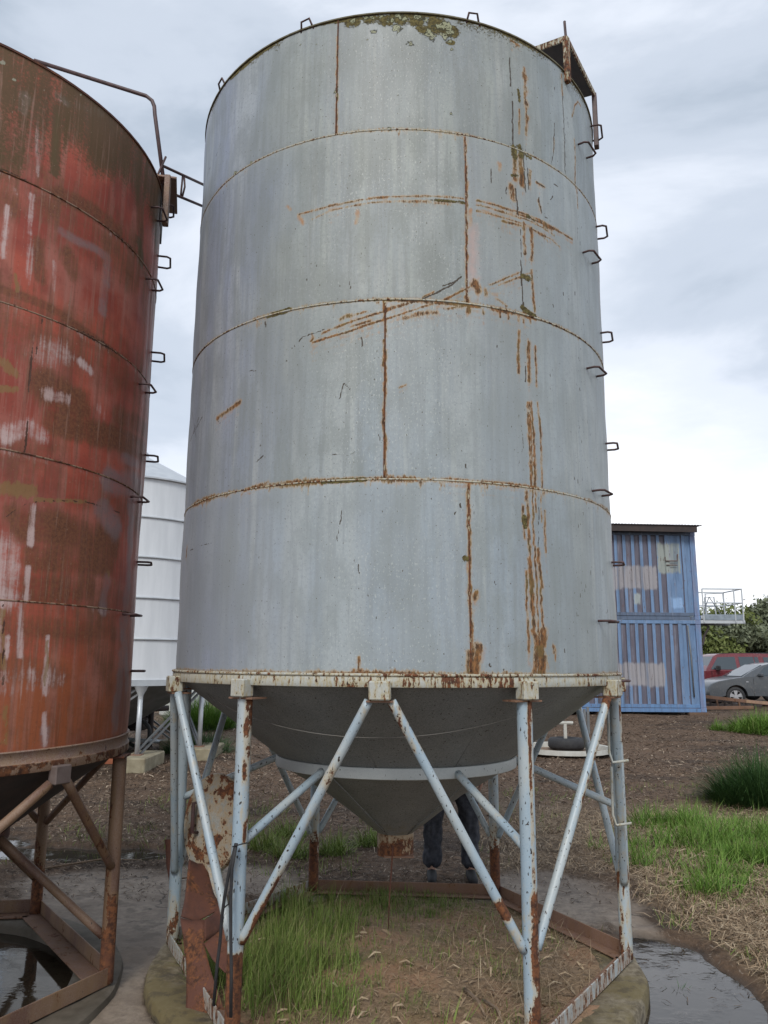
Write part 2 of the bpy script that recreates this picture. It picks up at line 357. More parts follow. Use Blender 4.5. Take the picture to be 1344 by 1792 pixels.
MT = {}
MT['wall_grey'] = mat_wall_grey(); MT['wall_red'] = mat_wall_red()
MT['pipe'] = worn_paint('pale_blue_pipe_paint', (.29, .385, .46), (.39, .44, .455), -.20, .90, .42, (.44, .36, .23), 1.1, chalk=.12, ns=20)
MT['rim'] = worn_paint('cream_rim_paint', (.40, .40, .345), (.36, .38, .36), -.10, 1.1, .6, (.36, .29, .14), .8, (1, 1, .3), ns=62)
MT['bar'] = worn_paint('base_bar_paint', (.34, .39, .41), (.30, .33, .33), .20, .95, .6, (.30, .19, .11), .5, ns=34)
MT['rust_bar'] = worn_paint('rusted_bar', (.20, .11, .075), (.15, .075, .05), .15, .6, .85, (.20, .11, .06), chalk=.08)
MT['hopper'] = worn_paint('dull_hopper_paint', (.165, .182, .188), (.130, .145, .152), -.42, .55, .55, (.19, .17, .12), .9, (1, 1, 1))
MT['hopper_ring'] = worn_paint('pale_hopper_ring', (.42, .45, .44), (.37, .40, .40), -.32, .6, .5, (.36, .31, .22), .3, (1, 1, 1))
MT['spout'] = worn_paint('rusted_spout', (.40, .36, .27), (.33, .28, .19), .02, .9, .7, (.28, .17, .08), .2, (1, 1, .6))
MT['red_pipe'] = worn_paint('rusted_red_pipe', (.115, .052, .032), (.20, .118, .07), .04, .9, .6, (.20, .12, .06), .3, chalk=.08, ns=9)
MT['red_rim'] = worn_paint('faded_red_rim', (.20, .092, .062), (.17, .10, .072), .06, .75, .7, (.26, .17, .10), .3, (1, 1, 1))
MT['dark_rod'] = plain('dark_rusted_rod', (.045, .028, .028), (.085, .04, .036), .7, 0, 30)
MT['rung_r'] = plain('painted_rung', (.10, .055, .055), (.05, .03, .03), .55, 0, 30)
MT['rust_sheet'] = worn_paint('deep_rust_sheet', (.085, .034, .024), (.060, .026, .020), .22, .7, .85, (.12, .045, .026), chalk=0, ns=7)
MT['lid'] = worn_paint('rusty_lid_paint', (.27, .27, .25), (.22, .22, .20), .10, 1.0, .6, (.34, .24, .13), .6, (1, 1, 1))
MT['galv'] = plain('galvanised_steel', (.50, .53, .55), (.42, .45, .48), .42, .25, 5)
MT['galv_dark'] = plain('dull_galvanised_steel', (.19, .20, .21), (.13, .14, .145), .55, .2, 5)
MT['white_sheet'] = plain('white_ribbed_sheet', (.66, .69, .72), (.58, .61, .64), .38, 0, 3, vs=(2, 2, .3))
MT['black'] = plain('black_rubber', (.018, .018, .02), (.03, .03, .032), .75, 0, 20)
MT['wire'] = plain('thin_steel_wire', (.25, .24, .22), None, .5, .3)
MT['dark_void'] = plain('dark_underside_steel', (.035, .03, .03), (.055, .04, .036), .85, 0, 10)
# ------------------------------------------------------------------ terrain
WATER = -0.035
CX, CY = 0.0805, 4.848            # centre of the grey silo
RX, RY = -2.73, 4.33              # centre of the red silo
WX, WY = -4.45, 13.45             # centre of the white silo
def ell(x, y, cx, cy, rx, ry, rot=0.0):
    c, s = math.cos(rot), math.sin(rot); dx = x-cx; dy = y-cy
    return np.sqrt(((dx*c+dy*s)/rx)**2+((-dx*s+dy*c)/ry)**2)
PUD = [(1.62, 4.55, .40, 1.12, -.10, .06), (1.36, 3.4, .34, .9, 0, .06), (-2.55, 7.40, 1.25, .33, -.05, .06), (-4.2, 7.9, .9, .3, 0, .06), (-2.6, 4.2, 1.12, 1.12, 0, .11), (2.9, 7.9, .18, .12, 0, .0)]
CLAY = [(-1.75, 5.7, .75, 1.15, .25), (-1.35, 4.4, .5, 1.0, 0), (1.25, 6.25, .55, .75, .35), (1.66, 5.6, .15, .5, .2), (-1.2, 6.6, .6, .45, 0), (-2.2, 6.4, .7, .4, 0)]
def wobble(x, y): return (fbm(x*2.2, y*2.2, 4, 5)-.5)
def clay_mask(x, y):
    m = 0
    for e in CLAY: m = np.maximum(m, 1-sstep(.75, 1.15, ell(x, y, *e)+wobble(x, y)*.7))
    return m
def pud_d(x, y):
    d = 9
    for e in PUD[:-1]: d = np.minimum(d, ell(x, y, *e[:5])+wobble(x, y)*.75)
    return d
def ground_z(x, y):
    x = np.asarray(x, float); y = np.asarray(y, float)
    far = sstep(7.5, 22, y)
    z = .24*far + .05*sstep(1.8, 3.2, x)*sstep(3, 5, y)*(1-far)
    cl = clay_mask(x, y)
    rough = fbm(x*1.1, y*1.1, 3, 1)-.5; r2 = fbm(x*6, y*6, 4, 2)-.5; r3 = fbm(x*22, y*22, 3, 9)-.5
    amp = 1-.8*cl
    z = z + rough*.05*(.4+.6*amp)*(.6+far) + r2*.035*(1-.55*cl) + r3*.016*amp - .012*cl
    d = pud_d(x, y)
    z = z - .07*(1-sstep(.62, 1.12, d)) + .008
    rc = np.hypot(x-RX, y-RY); z = np.where(rc < 1.3, np.minimum(z, -.09), z)
    ra = np.hypot(x-CX, y-CY); z = np.where(ra < 1.36, -.10, z)
    return z
def straw_mask(x, y):
    d = fbm(x*.9, y*.9, 4, 21)
    m = sstep(1.72, 2.02, x+(d-.5)*.7)*(1-sstep(8.2, 10.0, y+(d-.5)*2))
    m = np.maximum(m, .55*sstep(.6, 1.2, x+(d-.5)*1.2)*sstep(6.2, 7.0, y+(d-.5))*(1-sstep(8.6, 10.5, y+(d-.5)*3)))
    m = m*sstep(.95, 1.3, pud_d(x, y))
    return m*(1-clay_mask(x, y))
def green_mask(x, y):
    n = wobble(x*.8, y*.8)
    m = 0
    for e in [(2.55, 7.15, .62, .62, .5), (3.45, 7.35, .75, .55, .35), (3.0, 8.2, .8, .45, .2), (2.62, 6.35, .5, .3, .3), (2.2, 7.4, .35, .6, 0)]:
        m = np.maximum(m, 1-sstep(.6, 1.1, ell(x, y, *e)+n*1.1))
    return m
def make_ground():
    ang = np.concatenate([np.linspace(-180, -50, 24, endpoint=False), np.linspace(-50, 50, 420), np.linspace(50, 180, 25)[1:-1]])*math.pi/180
    rad = np.concatenate([np.linspace(.3, 1.6, 6, endpoint=False), np.geomspace(1.6, 30, 460, endpoint=False), np.geomspace(30, 900, 24)])
    A, Rr = np.meshgrid(ang, rad); x = (Rr*np.sin(A)).ravel(); y = (Rr*np.cos(A)).ravel()
    z = ground_z(x, y); r = Rr.ravel(); z = np.where(r > 30, np.where(y > 7, .24, 0)+.0*z, z)
    na = len(ang); nr = len(rad)
    i, j = np.meshgrid(np.arange(na), np.arange(nr-1)); i2 = (i+1) % na
    f = np.stack([j*na+i, j*na+i2, (j+1)*na+i2, (j+1)*na+i], -1).reshape(-1, 4)[:, ::-1]
    N = NT('wet_mulch_and_mud'); v = N.coord('Object', rand=False)
    clay = N.attr('clay'); straw = N.attr('straw'); wet = N.attr('wet')
    n1 = N.noise(v, 1.3, 6, .6); n2 = N.noise(v, 17, 7, .68); n3 = N.noise(N.scale(v, (1, .5, 1)), 60, 5, .7); vo = N.noise(N.scale(v, (60, 22, 30)), 1.0, 3, .6, 1.2)
    c = N.mix(N.ss(n2, .34, .66), (.050, .030, .018), (.168, .108, .068))
    c = N.mix(N.ss(n1, .4, .62, 0, .7), c, (.118, .074, .046)); c = N.mix(N.ss(N.noise(N.scale(v, (.35, 1.0, 1)), 1.0, 4, .55), .50, .62, 0, .7), c, (.036, .025, .018))
    c = N.mix(N.ss(vo, .60, .70, 0, .75), c, (.29, .24, .19))
    cl = N.mix(N.ss(n2, .3, .7), (.18, .142, .108), (.29, .235, .182)); cl = N.mix(N.ss(n1, .42, .58, 0, .7), cl, (.15, .112, .082)); cl = N.mix(N.ss(N.noise(v, 5, 5, .65), .52, .62, 0, .5), cl, (.080, .058, .042)); vv = N.n('ShaderNodeVectorMath', operation='ADD'); N.set(vv.inputs[0], v); N.set(vv.inputs[1], N.n('ShaderNodeTexNoise', {'Vector': v, 'Scale': 2.5, 'Detail': 4}).outputs['Color']); crk = N.n('ShaderNodeTexVoronoi', {'Vector': vv.outputs[0], 'Scale': .8}, feature='DISTANCE_TO_EDGE').outputs['Distance']; cl = N.mix(N.math('MULTIPLY', N.ss(crk, .012, .004), N.ss(n1, .44, .52)), cl, (.022, .017, .013))
    c = N.mix(clay, c, cl)
    st = N.mix(N.ss(n3, .35, .65), (.115, .078, .048), (.33, .25, .165)); c = N.mix(straw, c, st)
    c = N.mix(N.math('MULTIPLY', wet, .62), c, (.030, .024, .019))
    N.bump(N.math('ADD', N.math('MULTIPLY', n2, N.math('MULTIPLY_ADD', clay, -.8, 1.0)), N.math('MULTIPLY', n3, N.math('MULTIPLY_ADD', clay, -.25, .35))), .03, .8)
    ro = N.mix(N.math('MAXIMUM', N.math('MULTIPLY', clay, .8), wet), (.9,)*3, (.58,)*3)
    m = N.fin(c, ro, 0, .3)
    o = mobj('ground', np.stack([x, y, z], 1), f, m, smooth=True)
    attr(o, 'clay', np.where(r < 30, clay_mask(x, y), 0)); attr(o, 'straw', np.where(r < 30, straw_mask(x, y), 0))
    attr(o, 'wet', np.where(r < 30, np.clip(1-(z-WATER)/.022, 0, 1)*(y < 10), 0))
    tag(o, kind='structure')
make_ground()
def water_sheet(name, cx, cy, rx, ry):
    N = NT('standing_water'); v = N.coord('Object', rand=False)
    h = N.noise(N.scale(v, (9, 26, 1)), 1.0, 4, .6); h2 = N.noise(v, 5, 3)
    sc = N.noise(N.scale(v, (60, 34, 1)), 1.0, 4, .65)
    c = N.mix(N.math('MULTIPLY', N.ss(sc, .60, .66, 0, .7), N.ss(h2, .46, .62)), (.034, .027, .019), (.13, .105, .08))
    N.bump(N.math('MULTIPLY', h, N.ss(h2, .42, .75, .05, 1)), .008, .25); m = N.fin(c, .05, 0, .5)
    n = 48; vs = [(cx, cy, WATER)]+[(cx+rx*math.cos(2*math.pi*k/n), cy+ry*math.sin(2*math.pi*k/n), WATER) for k in range(n)]
    tag(mobj(name, vs, [(0, k+1, (k+1) % n+1) for k in range(n)], m), kind='structure')
water_sheet('puddle', 1.62, 4.1, .95, 2.2)
water_sheet('puddle', -2.6, 7.6, 3.4, 1.0)

# ------------------------------------------------------------------ wear painting on the silo walls
KEYS = {'r': ('wear', 0), 'm': ('wear', 1), 'd': ('wear', 2), 'o': ('stain', 0), 'q': ('stain', 1), 'p': ('stain', 2), 'l': ('lichen', 0)}
def paint(ch, sa, za, strokes):
    for kind, wd, st, pts in strokes:
        hw = max(wd/2*(1.4 if kind != 'd' else .9), .0052 if kind != 'd' else .0040); pad = hw*3.2+.014
        xs = [p[0] for p in pts]; zs = [p[1] for p in pts]
        i0, i1 = np.searchsorted(sa, [min(xs)-pad, max(xs)+pad]); j0, j1 = np.searchsorted(za, [min(zs)-pad-(.10 if kind == 'r' else 0), max(zs)+pad])
        if i1 <= i0 or j1 <= j0: continue
        X, Z = np.meshgrid(sa[i0:i1], za[j0:j1]); X = X+(vnoise(Z*38, X*9, 3)-.5)*.007
        X0 = X
        if kind == 'l': X = X+(fbm(X*60, Z*60, 3, 401)-.5)*hw*1.5; Z = Z+(fbm(X*60+9, Z*60, 3, 402)-.5)*hw*1.5
        d = np.full(X.shape, 9.0)
        for (a, b), (c, e) in zip(pts[:-1], pts[1:]):
            vx, vz = c-a, e-b; t = np.clip(((X-a)*vx+(Z-b)*vz)/(vx*vx+vz*vz+1e-12), 0, 1)
            d = np.minimum(d, np.hypot(X-a-t*vx, Z-b-t*vz))
        val = st*np.clip(1.25-.8*d/hw, 0, 1) if kind != 'l' else np.clip(1.05-d/hw, 0, 1)
        if kind in 'oq': val = st*np.clip(1-d/hw/1.3, 0, 1)
        brk = .45+1.1*fbm(X*26, Z*13, 3, 333)
        if kind in 'rdm': val = val*brk
        arr = ch[kind]; arr[j0:j1, i0:i1] = np.maximum(arr[j0:j1, i0:i1], val)
        if kind == 'r': ch['o'][j0:j1, i0:i1] = np.maximum(ch['o'][j0:j1, i0:i1], .60*st*brk*np.clip(1-d/(hw*2.6+.008), 0, 1))
        if kind == 'r' and wd > .004:                        # the stain runs down below the rust
            for kk, q in ((.025, .5), (.06, .36), (.10, .22)):
                n_ = int(round(kk/.0075))
                if n_ < d.shape[0]:
                    dd = np.full(d.shape, 9.0); dd[:-n_] = d[n_:]
                    ch['o'][j0:j1, i0:i1] = np.maximum(ch['o'][j0:j1, i0:i1], q*st*(.3+1.2*fbm(X*45, Z*1.5, 3, 336))*np.clip(1.2-dd/(hw*1.6+.003), 0, 1))
def panel(name, parent, mat, c, R, s0, s1, z0, z1, dense, fn, lap=0.0, fine=(.0065, .0075)):
    """one curved sheet of the wall; s is the arc length from the side facing the camera"""
    def axis(a, b):
        xs = [a]; x = a
        while x < b-1e-6:
            st = fine[0] if dense[0] < x < dense[1] else .07
            x = min(b, x+st); xs.append(x)
        return np.array(xs)
    sa = axis(s0, s1); vis = s1 > dense[0] and s0 < dense[1]
    za = np.linspace(z0, z1, int((z1-z0)/(fine[1] if vis else .1))+2)
    ch = {k: np.zeros((len(za), len(sa))) for k in KEYS}
    fn(ch, sa, za)
    Sg, Zg = np.meshgrid(sa, za); th = Sg/R
    edge = np.minimum(np.minimum(Zg-z0, z1-Zg), np.minimum(Sg-s0, s1-Sg))
    dr = (fbm(Sg*1.6+7, Zg*1.6, 3, 31)-.5)*.022*sstep(0, .25, edge) + (fbm(Sg*7, Zg*7, 2, 37)-.5)*.0016 - .0025*np.exp(-edge/.02) + lap
    rad = R+dr
    V = np.stack([c[0]+rad*np.sin(th), c[1]-rad*np.cos(th), Zg], -1).reshape(-1, 3)
    ns, nz = len(sa), len(za); i, j = np.meshgrid(np.arange(ns-1), np.arange(nz-1))
    F = np.stack([j*ns+i, j*ns+i+1, (j+1)*ns+i+1, (j+1)*ns+i], -1).reshape(-1, 4)
    o = mobj(name, V, F, mat, parent, smooth=True)
    uv = o.data.uv_layers.new(name='UVMap'); idx = F.ravel()
    UV = np.stack([Sg.ravel()[idx], Zg.ravel()[idx]], -1).astype(np.float32); uv.data.foreach_set('uv', UV.ravel())
    attr(o, 'wear', np.stack([ch['r'].ravel(), ch['m'].ravel(), ch['d'].ravel()], 1), True)
    attr(o, 'stain', np.stack([ch['o'].ravel(), ch['q'].ravel(), ch['p'].ravel()], 1), True)
    attr(o, 'lichen', ch['l'].ravel())
    return o
def seam_wear(ch, sa, za, zs, amp, moss, sd, drip=.5, side=None):
    X, Z = np.meshgrid(sa, za); dz = Z-zs
    a = amp*np.clip(.35+1.3*(fbm(X*4.0, X*0+sd, 4, sd)-.25), 0, 1.3)
    if side is not None: a = a*side(X)
    tooth = fbm(X*70, X*0+sd*3.3, 2, sd+1)
    up = np.clip(1.25-np.abs(dz)/(.009+.024*tooth*a), 0, 1)
    ch['r'] = np.maximum(ch['r'], np.clip(a*1.1, 0, 1)*up)
    t2 = np.clip((fbm(X*55, X*0+sd*1.7, 3, sd+2)-.50)*4, 0, 1)
    ln = (.03+.14*t2)*drip
    dn = np.where(dz < 0, np.clip(1+dz/ln, 0, 1), 0)*t2
    ch['r'] = np.maximum(ch['r'], a*dn*.95)
    ch['o'] = np.maximum(ch['o'], np.where(dz < .004, np.clip(1+dz/.05, 0, 1), 0)*a*.55)
    mo = moss*np.clip((fbm(X*9, X*0+sd*.7, 3, sd+3)-.42)*4, 0, 1)
    ch['m'] = np.maximum(ch['m'], mo*np.where(dz > -.004, np.clip(1-np.abs(dz)/(.008+.02*tooth), 0, 1), 0))

STROKES = []
for t in "d 50 0.9 606,4917 605,4736;d 56 0.95 611,4645 613,4379;d 46 0.6 609,4699 610,4680;r 109 0.9 704,4895 705,4800 699,4696 705,4589 703,4480;r 217 0.9 705,4848 704,4830;r 217 0.9 706,4769 706,4752;r 217 0.9 705,4682 705,4665;r 217 0.9 709,4594 709,4577;m 155 0.9 656,4733 658,4663;r 68 0.7 655,4616 658,4471;m 310 1 618,4373 620,4321;r 185 0.95 618,4320 618,4186;m 371 1 658,4387 670,4345;r 248 0.95 656,4333 662,4170;m 185 0.9 670,4361 732,4353;d 56 0.9 678,4341 682,4129;d 56 0.9 699,4394 705,4155;r 155 0.7 720,4273 713,4187;o 279 0.9 520,4246 524,4217;r 248 0.75 592,4141 603,4070;d 46 0.8 564,4122 558,4083;m 185 0.7 598,4202 631,4212;r 62 0.9 405,4006 515,4003 633,3992 764,3989 917,3993;r 62 0.8 404,3985 552,3973 649,3971;r 109 0.9 536,3925 648,3930;r 92 0.85 658,4003 774,4003 917,3993 1065,4001;r 77 0.75 716,3929 870,3923 940,3904;o 155 0.8 418,3959 498,3941;o 185 0.6 590,3914 614,3899;m 185 0.8 701,3998 737,3987;r 185 0.7 812,3984 873,3984;d 68 0.95 617,4133 633,3984;d 68 0.95 645,3908 645,3757 643,3593;r 124 0.9 669,3951 668,3777;r 139 0.9 715,3936 723,3822 714,3754;r 92 0.9 711,3696 713,3611;m 279 1 655,3645 693,3645;r 50 0.8 453,3555 535,3603 631,3660;r 50 0.8 504,3565 622,3630 703,3679;r 46 0.7 573,3604 646,3639;r 56 0.8 1028,5026 1029,4885;d 43 0.8 1032,4887 1028,4720 1022,4539 1027,4374;r 56 0.85 1142,4677 1141,4538 1141,4351;d 50 0.8 933,4654 919,4551 919,4488 902,4386;r 92 0.5 922,4553 915,4470;r 40 0.75 1132,4809 1179,4909 1232,4973 1273,4969;d 43 0.6 1068,4767 1078,4699;r 43 0.6 1156,4367 1152,4228;d 40 0.5 1147,4179 1126,4019;d 56 0.8 764,4221 832,4210;d 56 0.8 909,4265 946,4264;d 56 0.8 866,4155 888,4183;d 56 0.8 819,4035 865,4029;d 56 0.8 775,4135 793,4051;d 56 0.8 470,4203 474,4123;r 124 0.7 764,4218 822,4213;r 92 0.7 774,4120 786,4064;r 109 0.95 711,3673 719,3575 727,3472;d 46 0.9 647,3656 649,3466;m 217 0.9 641,3471 724,3443;r 217 0.8 665,3456 724,3443;r 109 0.85 622,3343 616,3260 615,3118;r 155 0.9 680,3294 681,3191 683,3087;r 87 0.9 725,3283 730,3188 729,3068;d 46 0.8 659,3160 659,3079;r 46 0.9 663,2972 663,2807 669,2540;r 46 0.9 674,2974 675,2803 675,2544;r 62 0.9 688,2977 694,2779 696,2546;r 124 0.9 692,2818 695,2649 696,2540;r 68 0.95 728,2984 740,2853 741,2533;d 31 0.5 607,2897 623,2801 625,2737 595,2636 597,2592;o 185 0.8 397,3547 403,3514;r 155 0.8 428,3525 431,3498;o 155 0.7 459,3503 511,3520;r 62 0.6 488,3488 546,3458;d 62 0.6 1189,2650 1210,2605;r 68 0.75 412,3424 413,3396;r 68 0.75 505,3424 506,3392;r 68 0.75 553,3425 555,3392;r 68 0.75 615,3428 617,3393;r 68 0.75 623,3429 625,3393;r 68 0.75 652,3431 653,3394;r 68 0.75 698,3435 699,3396;r 68 0.95 673,2522 673,2244 681,2105 684,1644;r 124 0.9 635,2525 642,2425 641,2227;m 217 1 618,2380 622,2338;r 109 0.85 613,2337 615,2281;r 92 0.8 614,2437 607,2365;r 62 0.8 641,2227 649,2186;r 170 0.95 644,2179 650,2048 657,1817;r 92 0.9 621,2122 620,1978 625,1743;r 201 1 654,1844 669,1777 660,1650;r 139 0.95 693,2231 709,2106 713,2051;r 92 0.95 706,2051 710,1845;r 279 1 712,1845 714,1784;r 248 0.95 696,1784 702,1710;r 341 1 708,1717 708,1650;r 62 0.9 749,2429 747,2221;d 92 0.55 711,2519 707,2360 700,2232;r 62 0.7 726,2528 724,2369;r 77 0.75 693,2524 691,2416;r 155 0.8 780,1772 783,1745;r 62 0.7 785,1745 789,1697;r 124 0.95 319,2525 321,2373 321,2202 320,2033 323,1902 329,1785 324,1650;m 217 1 298,2167 314,2165;o 155 0.8 307,2154 313,2101;r 155 0.95 350,2009 349,1982;o 92 0.8 349,1982 345,1955;r 279 0.95 356,1766 342,1650;r 185 0.95 310,1740 311,1650;d 77 0.8 279,2422 282,2405;d 77 0.8 257,2383 250,2373;d 77 0.8 444,2065 449,2052;d 77 0.8 513,1774 513,1765;d 77 0.8 410,1689 417,1676;d 77 0.8 482,1666 485,1657;d 77 0.8 308,2616 311,2595;d 56 0.7 1114,2477 1116,2459;d 56 0.7 1120,2455 1122,2437;d 56 0.7 1128,2356 1129,2338;d 56 0.7 1146,2366 1148,2348;d 56 0.7 1063,2462 1064,2444;d 56 0.7 1016,2395 1018,2377;d 56 0.7 1285,2175 1288,2157;d 56 0.7 1057,2088 1059,2070;d 56 0.7 1048,2065 1050,2047;d 56 0.7 1004,2040 1006,2023;d 56 0.7 1134,1982 1135,1965;d 56 0.7 1333,1979 1335,1961;d 56 0.7 1060,1855 1061,1838;d 56 0.7 865,1822 866,1805;d 56 0.7 856,1759 857,1743;d 56 0.7 813,1848 815,1831;d 56 0.7 1016,2099 1016,2082;d 56 0.7 1126,2160 1127,2142;d 56 0.7 1180,2613 1182,2594;d 50 0.65 1077,3691 1079,3672;d 50 0.65 1061,3573 1063,3555;d 50 0.65 959,3649 962,3631;d 50 0.65 1012,3630 1014,3612;d 50 0.65 1083,3499 1085,3481;d 50 0.65 1117,3385 1120,3367;d 50 0.65 1097,3320 1099,3302;d 50 0.65 1063,3165 1066,3148;d 50 0.65 1096,3146 1099,3128;d 50 0.65 1065,2932 1068,2914;d 50 0.65 1113,2915 1115,2897;d 50 0.65 986,2880 988,2862;d 50 0.65 1086,2853 1089,2835;d 50 0.65 1165,2985 1169,2967;d 50 0.65 1200,2914 1204,2897;d 50 0.65 866,3553 868,3535;d 50 0.65 820,3633 822,3615;d 50 0.65 827,3158 829,3141;d 50 0.65 993,2642 995,2625;d 50 0.65 1029,2628 1031,2611;r 50 0.95 -448,3241 -351,3261 -266,3277 -175,3306 -85,3331 49,3379 170,3425;r 50 0.95 -400,3283 -329,3306 -266,3325 -100,3371 64,3427;d 50 0.9 -525,3260 -500,3281 -441,3288 -392,3302;r 46 0.8 -251,3303 -152,3329;d 50 0.95 102,3441 186,3486 240,3520 300,3576;r 46 0.8 106,3453 155,3480;d 43 0.8 201,3516 280,3553;r 50 0.95 209,3444 279,3487 352,3533;o 279 0.7 364,3535 380,3521;r 248 0.9 360,3543 377,3537;r 155 0.7 -306,3348 -252,3363;r 62 0.7 -275,3353 -175,3378;r 185 0.65 12,3342 109,3369;r 185 0.75 124,3370 170,3373;r 77 0.8 -82,3387 12,3414;r 92 0.7 -18,3426 49,3435;r 92 0.6 231,3398 302,3421;r 155 0.9 323,3472 338,3393;r 62 0.9 -454,3290 -445,3264 -457,3250;d 62 0.9 -200,3244 -192,3200;d 46 0.7 -264,3539 -258,3505;d 77 0.7 -551,3240 -545,3233;d 77 0.7 -519,3207 -514,3200;d 77 0.7 -597,3171 -592,3164;d 77 0.7 -492,3587 -486,3579;d 77 0.7 -442,3653 -437,3646;d 77 0.7 -568,3235 -563,3228;d 77 0.7 -503,3233 -497,3225;m 185 1 -678,3434 -621,3436 -584,3443;m 92 0.8 -509,3437 -371,3437 -253,3436 -116,3436;r 124 0.9 -86,3435 49,3432 170,3426 395,3429;r 92 0.95 -86,3435 -84,3355 -79,3291 -78,3243;r 109 0.9 -82,3173 -87,3095;r 81 0.95 -85,3225 -81,3125;r 99 0.95 -81,3175 -80,3009 -87,2861 -78,2700;r 74 0.85 -78,2732 -74,2534;r 68 0.95 328,4355 333,4019 325,3685;r 68 0.95 330,3841 325,3442;r 62 0.8 -350,4958 -349,4700 -347,4372;m 109 0.9 -349,4652 -348,4584;r 37 0.7 -550,3958 -375,3967 -153,3986 61,3992 245,4002 315,4005;r 37 0.52 -469,3914 -374,3941 -153,3961 61,3966 245,3976 314,3979;r 43 0.75 386,4008 537,4005 705,4002 934,3999;r 62 0.7 386,3982 536,3979 704,3976 892,3955;r 43 0.6 385,3949 535,3946 703,3941 841,3902;r 92 0.9 -375,3971 -305,3971;m 155 0.7 144,3975 315,3984;r 124 0.5 -21,3963 245,3962;o 185 0.85 -622,4024 -597,3998;o 279 0.85 -550,3952 -524,3905;o 248 0.85 -227,3920 -232,3857;o 217 0.85 353,3951 348,3859;q 682 0.7 362,3843 360,3699;q 682 0.7 361,3810 358,3560;r 279 0.85 370,3553 387,3512;o 185 0.7 423,3518 496,3505;q 310 0.5 432,4003 478,3976;l 362 1 -161,4956 -158,4956;l 465 1 -32,4964 -28,4964;l 465 1 -65,5019 -61,5019;l 568 1 138,4946 141,4947;l 672 1 182,4991 185,4992;l 620 1 235,5010 239,5010;l 568 1 253,4963 256,4964;l 413 1 252,4913 256,4914;l 258 1 262,4865 266,4866;l 387 1 36,4876 39,4876;l 413 1 8,5028 11,5028;l 517 1 -27,5042 -23,5042;l 465 1 77,5037 80,5037;l 465 1 120,5024 124,5025;l 362 1 -272,5038 -268,5038;l 362 1 -201,5047 -197,5046;l 362 1 -165,5037 -162,5036;l 362 1 -122,5042 -118,5042;l 465 1 217,4937 220,4937;l 413 1 155,4918 158,4919;l 207 1 253,4483 257,4483;l 310 1 -472,4373 -468,4372;l 310 1 -1046,4386 -1039,4383;l 207 1 -71,4376 -68,4375;l 103 1 -190,4910 -187,4909;l 207 1 -354,4624 -351,4623;l 103 1 -474,4946 -470,4945;l 103 1 -575,4976 -570,4975;l 103 1 -25,4568 -22,4568;l 155 1 -897,4384 -892,4382;l 103 1 -752,4374 -747,4372;m 279 0.95 -1133,5054 -964,5049 -801,5056 -661,5073;m 185 0.8 -661,5073 -495,5064 -361,5058;m 155 0.8 -361,5049 -94,5040 310,5063;m 155 0.7 310,5063 543,5055 769,5045;r 124 0.7 617,5033 672,5016;r 185 0.8 -1107,2962 -997,2982 -903,3006;d 62 0.7 -1106,2953 -1070,2927;d 68 0.8 -1550,3120 -1392,2920;d 68 0.8 -1362,3037 -1550,2942;d 68 0.8 -1303,3021 -1480,2962;d 92 0.8 -741,3406 -731,3377;m 155 0.9 -725,3433 -582,3441;d 46 0.7 -765,2669 -717,2696;d 46 0.5 -330,2661 -250,2654 -195,2684;d 62 0.6 -303,2936 -280,3017 -247,2974;r 62 0.7 -10,2984 22,3000;d 62 0.6 -194,3221 -190,3199;d 62 0.8 -109,2749 -101,2709;d 50 0.6 -837,3160 -790,3155;m 155 0.95 -377,2528 -169,2534;r 124 0.8 -836,2530 -685,2554;r 155 0.9 232,2536 329,2530;r 124 0.85 396,2535 694,2540;r 155 0.85 466,3429 729,3432;r 81 0.9 -190,1717 -189,1650;r 155 0.7 -208,1655 -168,1651;r 155 0.85 -1445,2309 -1450,2260;d 43 0.5 -1377,2281 -1058,2292;d 62 0.6 -278,2390 -301,2249;d 62 0.6 -199,2132 -193,2091;d 46 0.7 -1245,4689 -1316,4645;d 46 0.7 -1432,4638 -1520,4626;m 531 0.8 -178,5032 -150,5029;m 709 0.9 -39,5028 -11,5028;m 638 0.8 65,5016 93,5018;m 779 1 169,4994 198,4998;m 531 1 240,4971 269,4976;m 461 0.9 99,4963 127,4965;m 213 0.9 239,4901 268,4906;m 531 0.9 -91,5016 -63,5015;m 461 0.7 -284,5028 -255,5023".split(';'):
    q = t.split(' '); STROKES.append((q[0], int(q[1])/1e4, float(q[2]), [tuple(int(a)/1000 for a in p.split(',')) for p in q[3:]]))
_k = {'o': 'o', 'r': 'r', 'm': 'm', 'd': 'd', 'l': 'l', 'q': 'q', 'p': 'p'}
SEAM = [1.641, 2.534, 3.437, 4.371, 5.063]
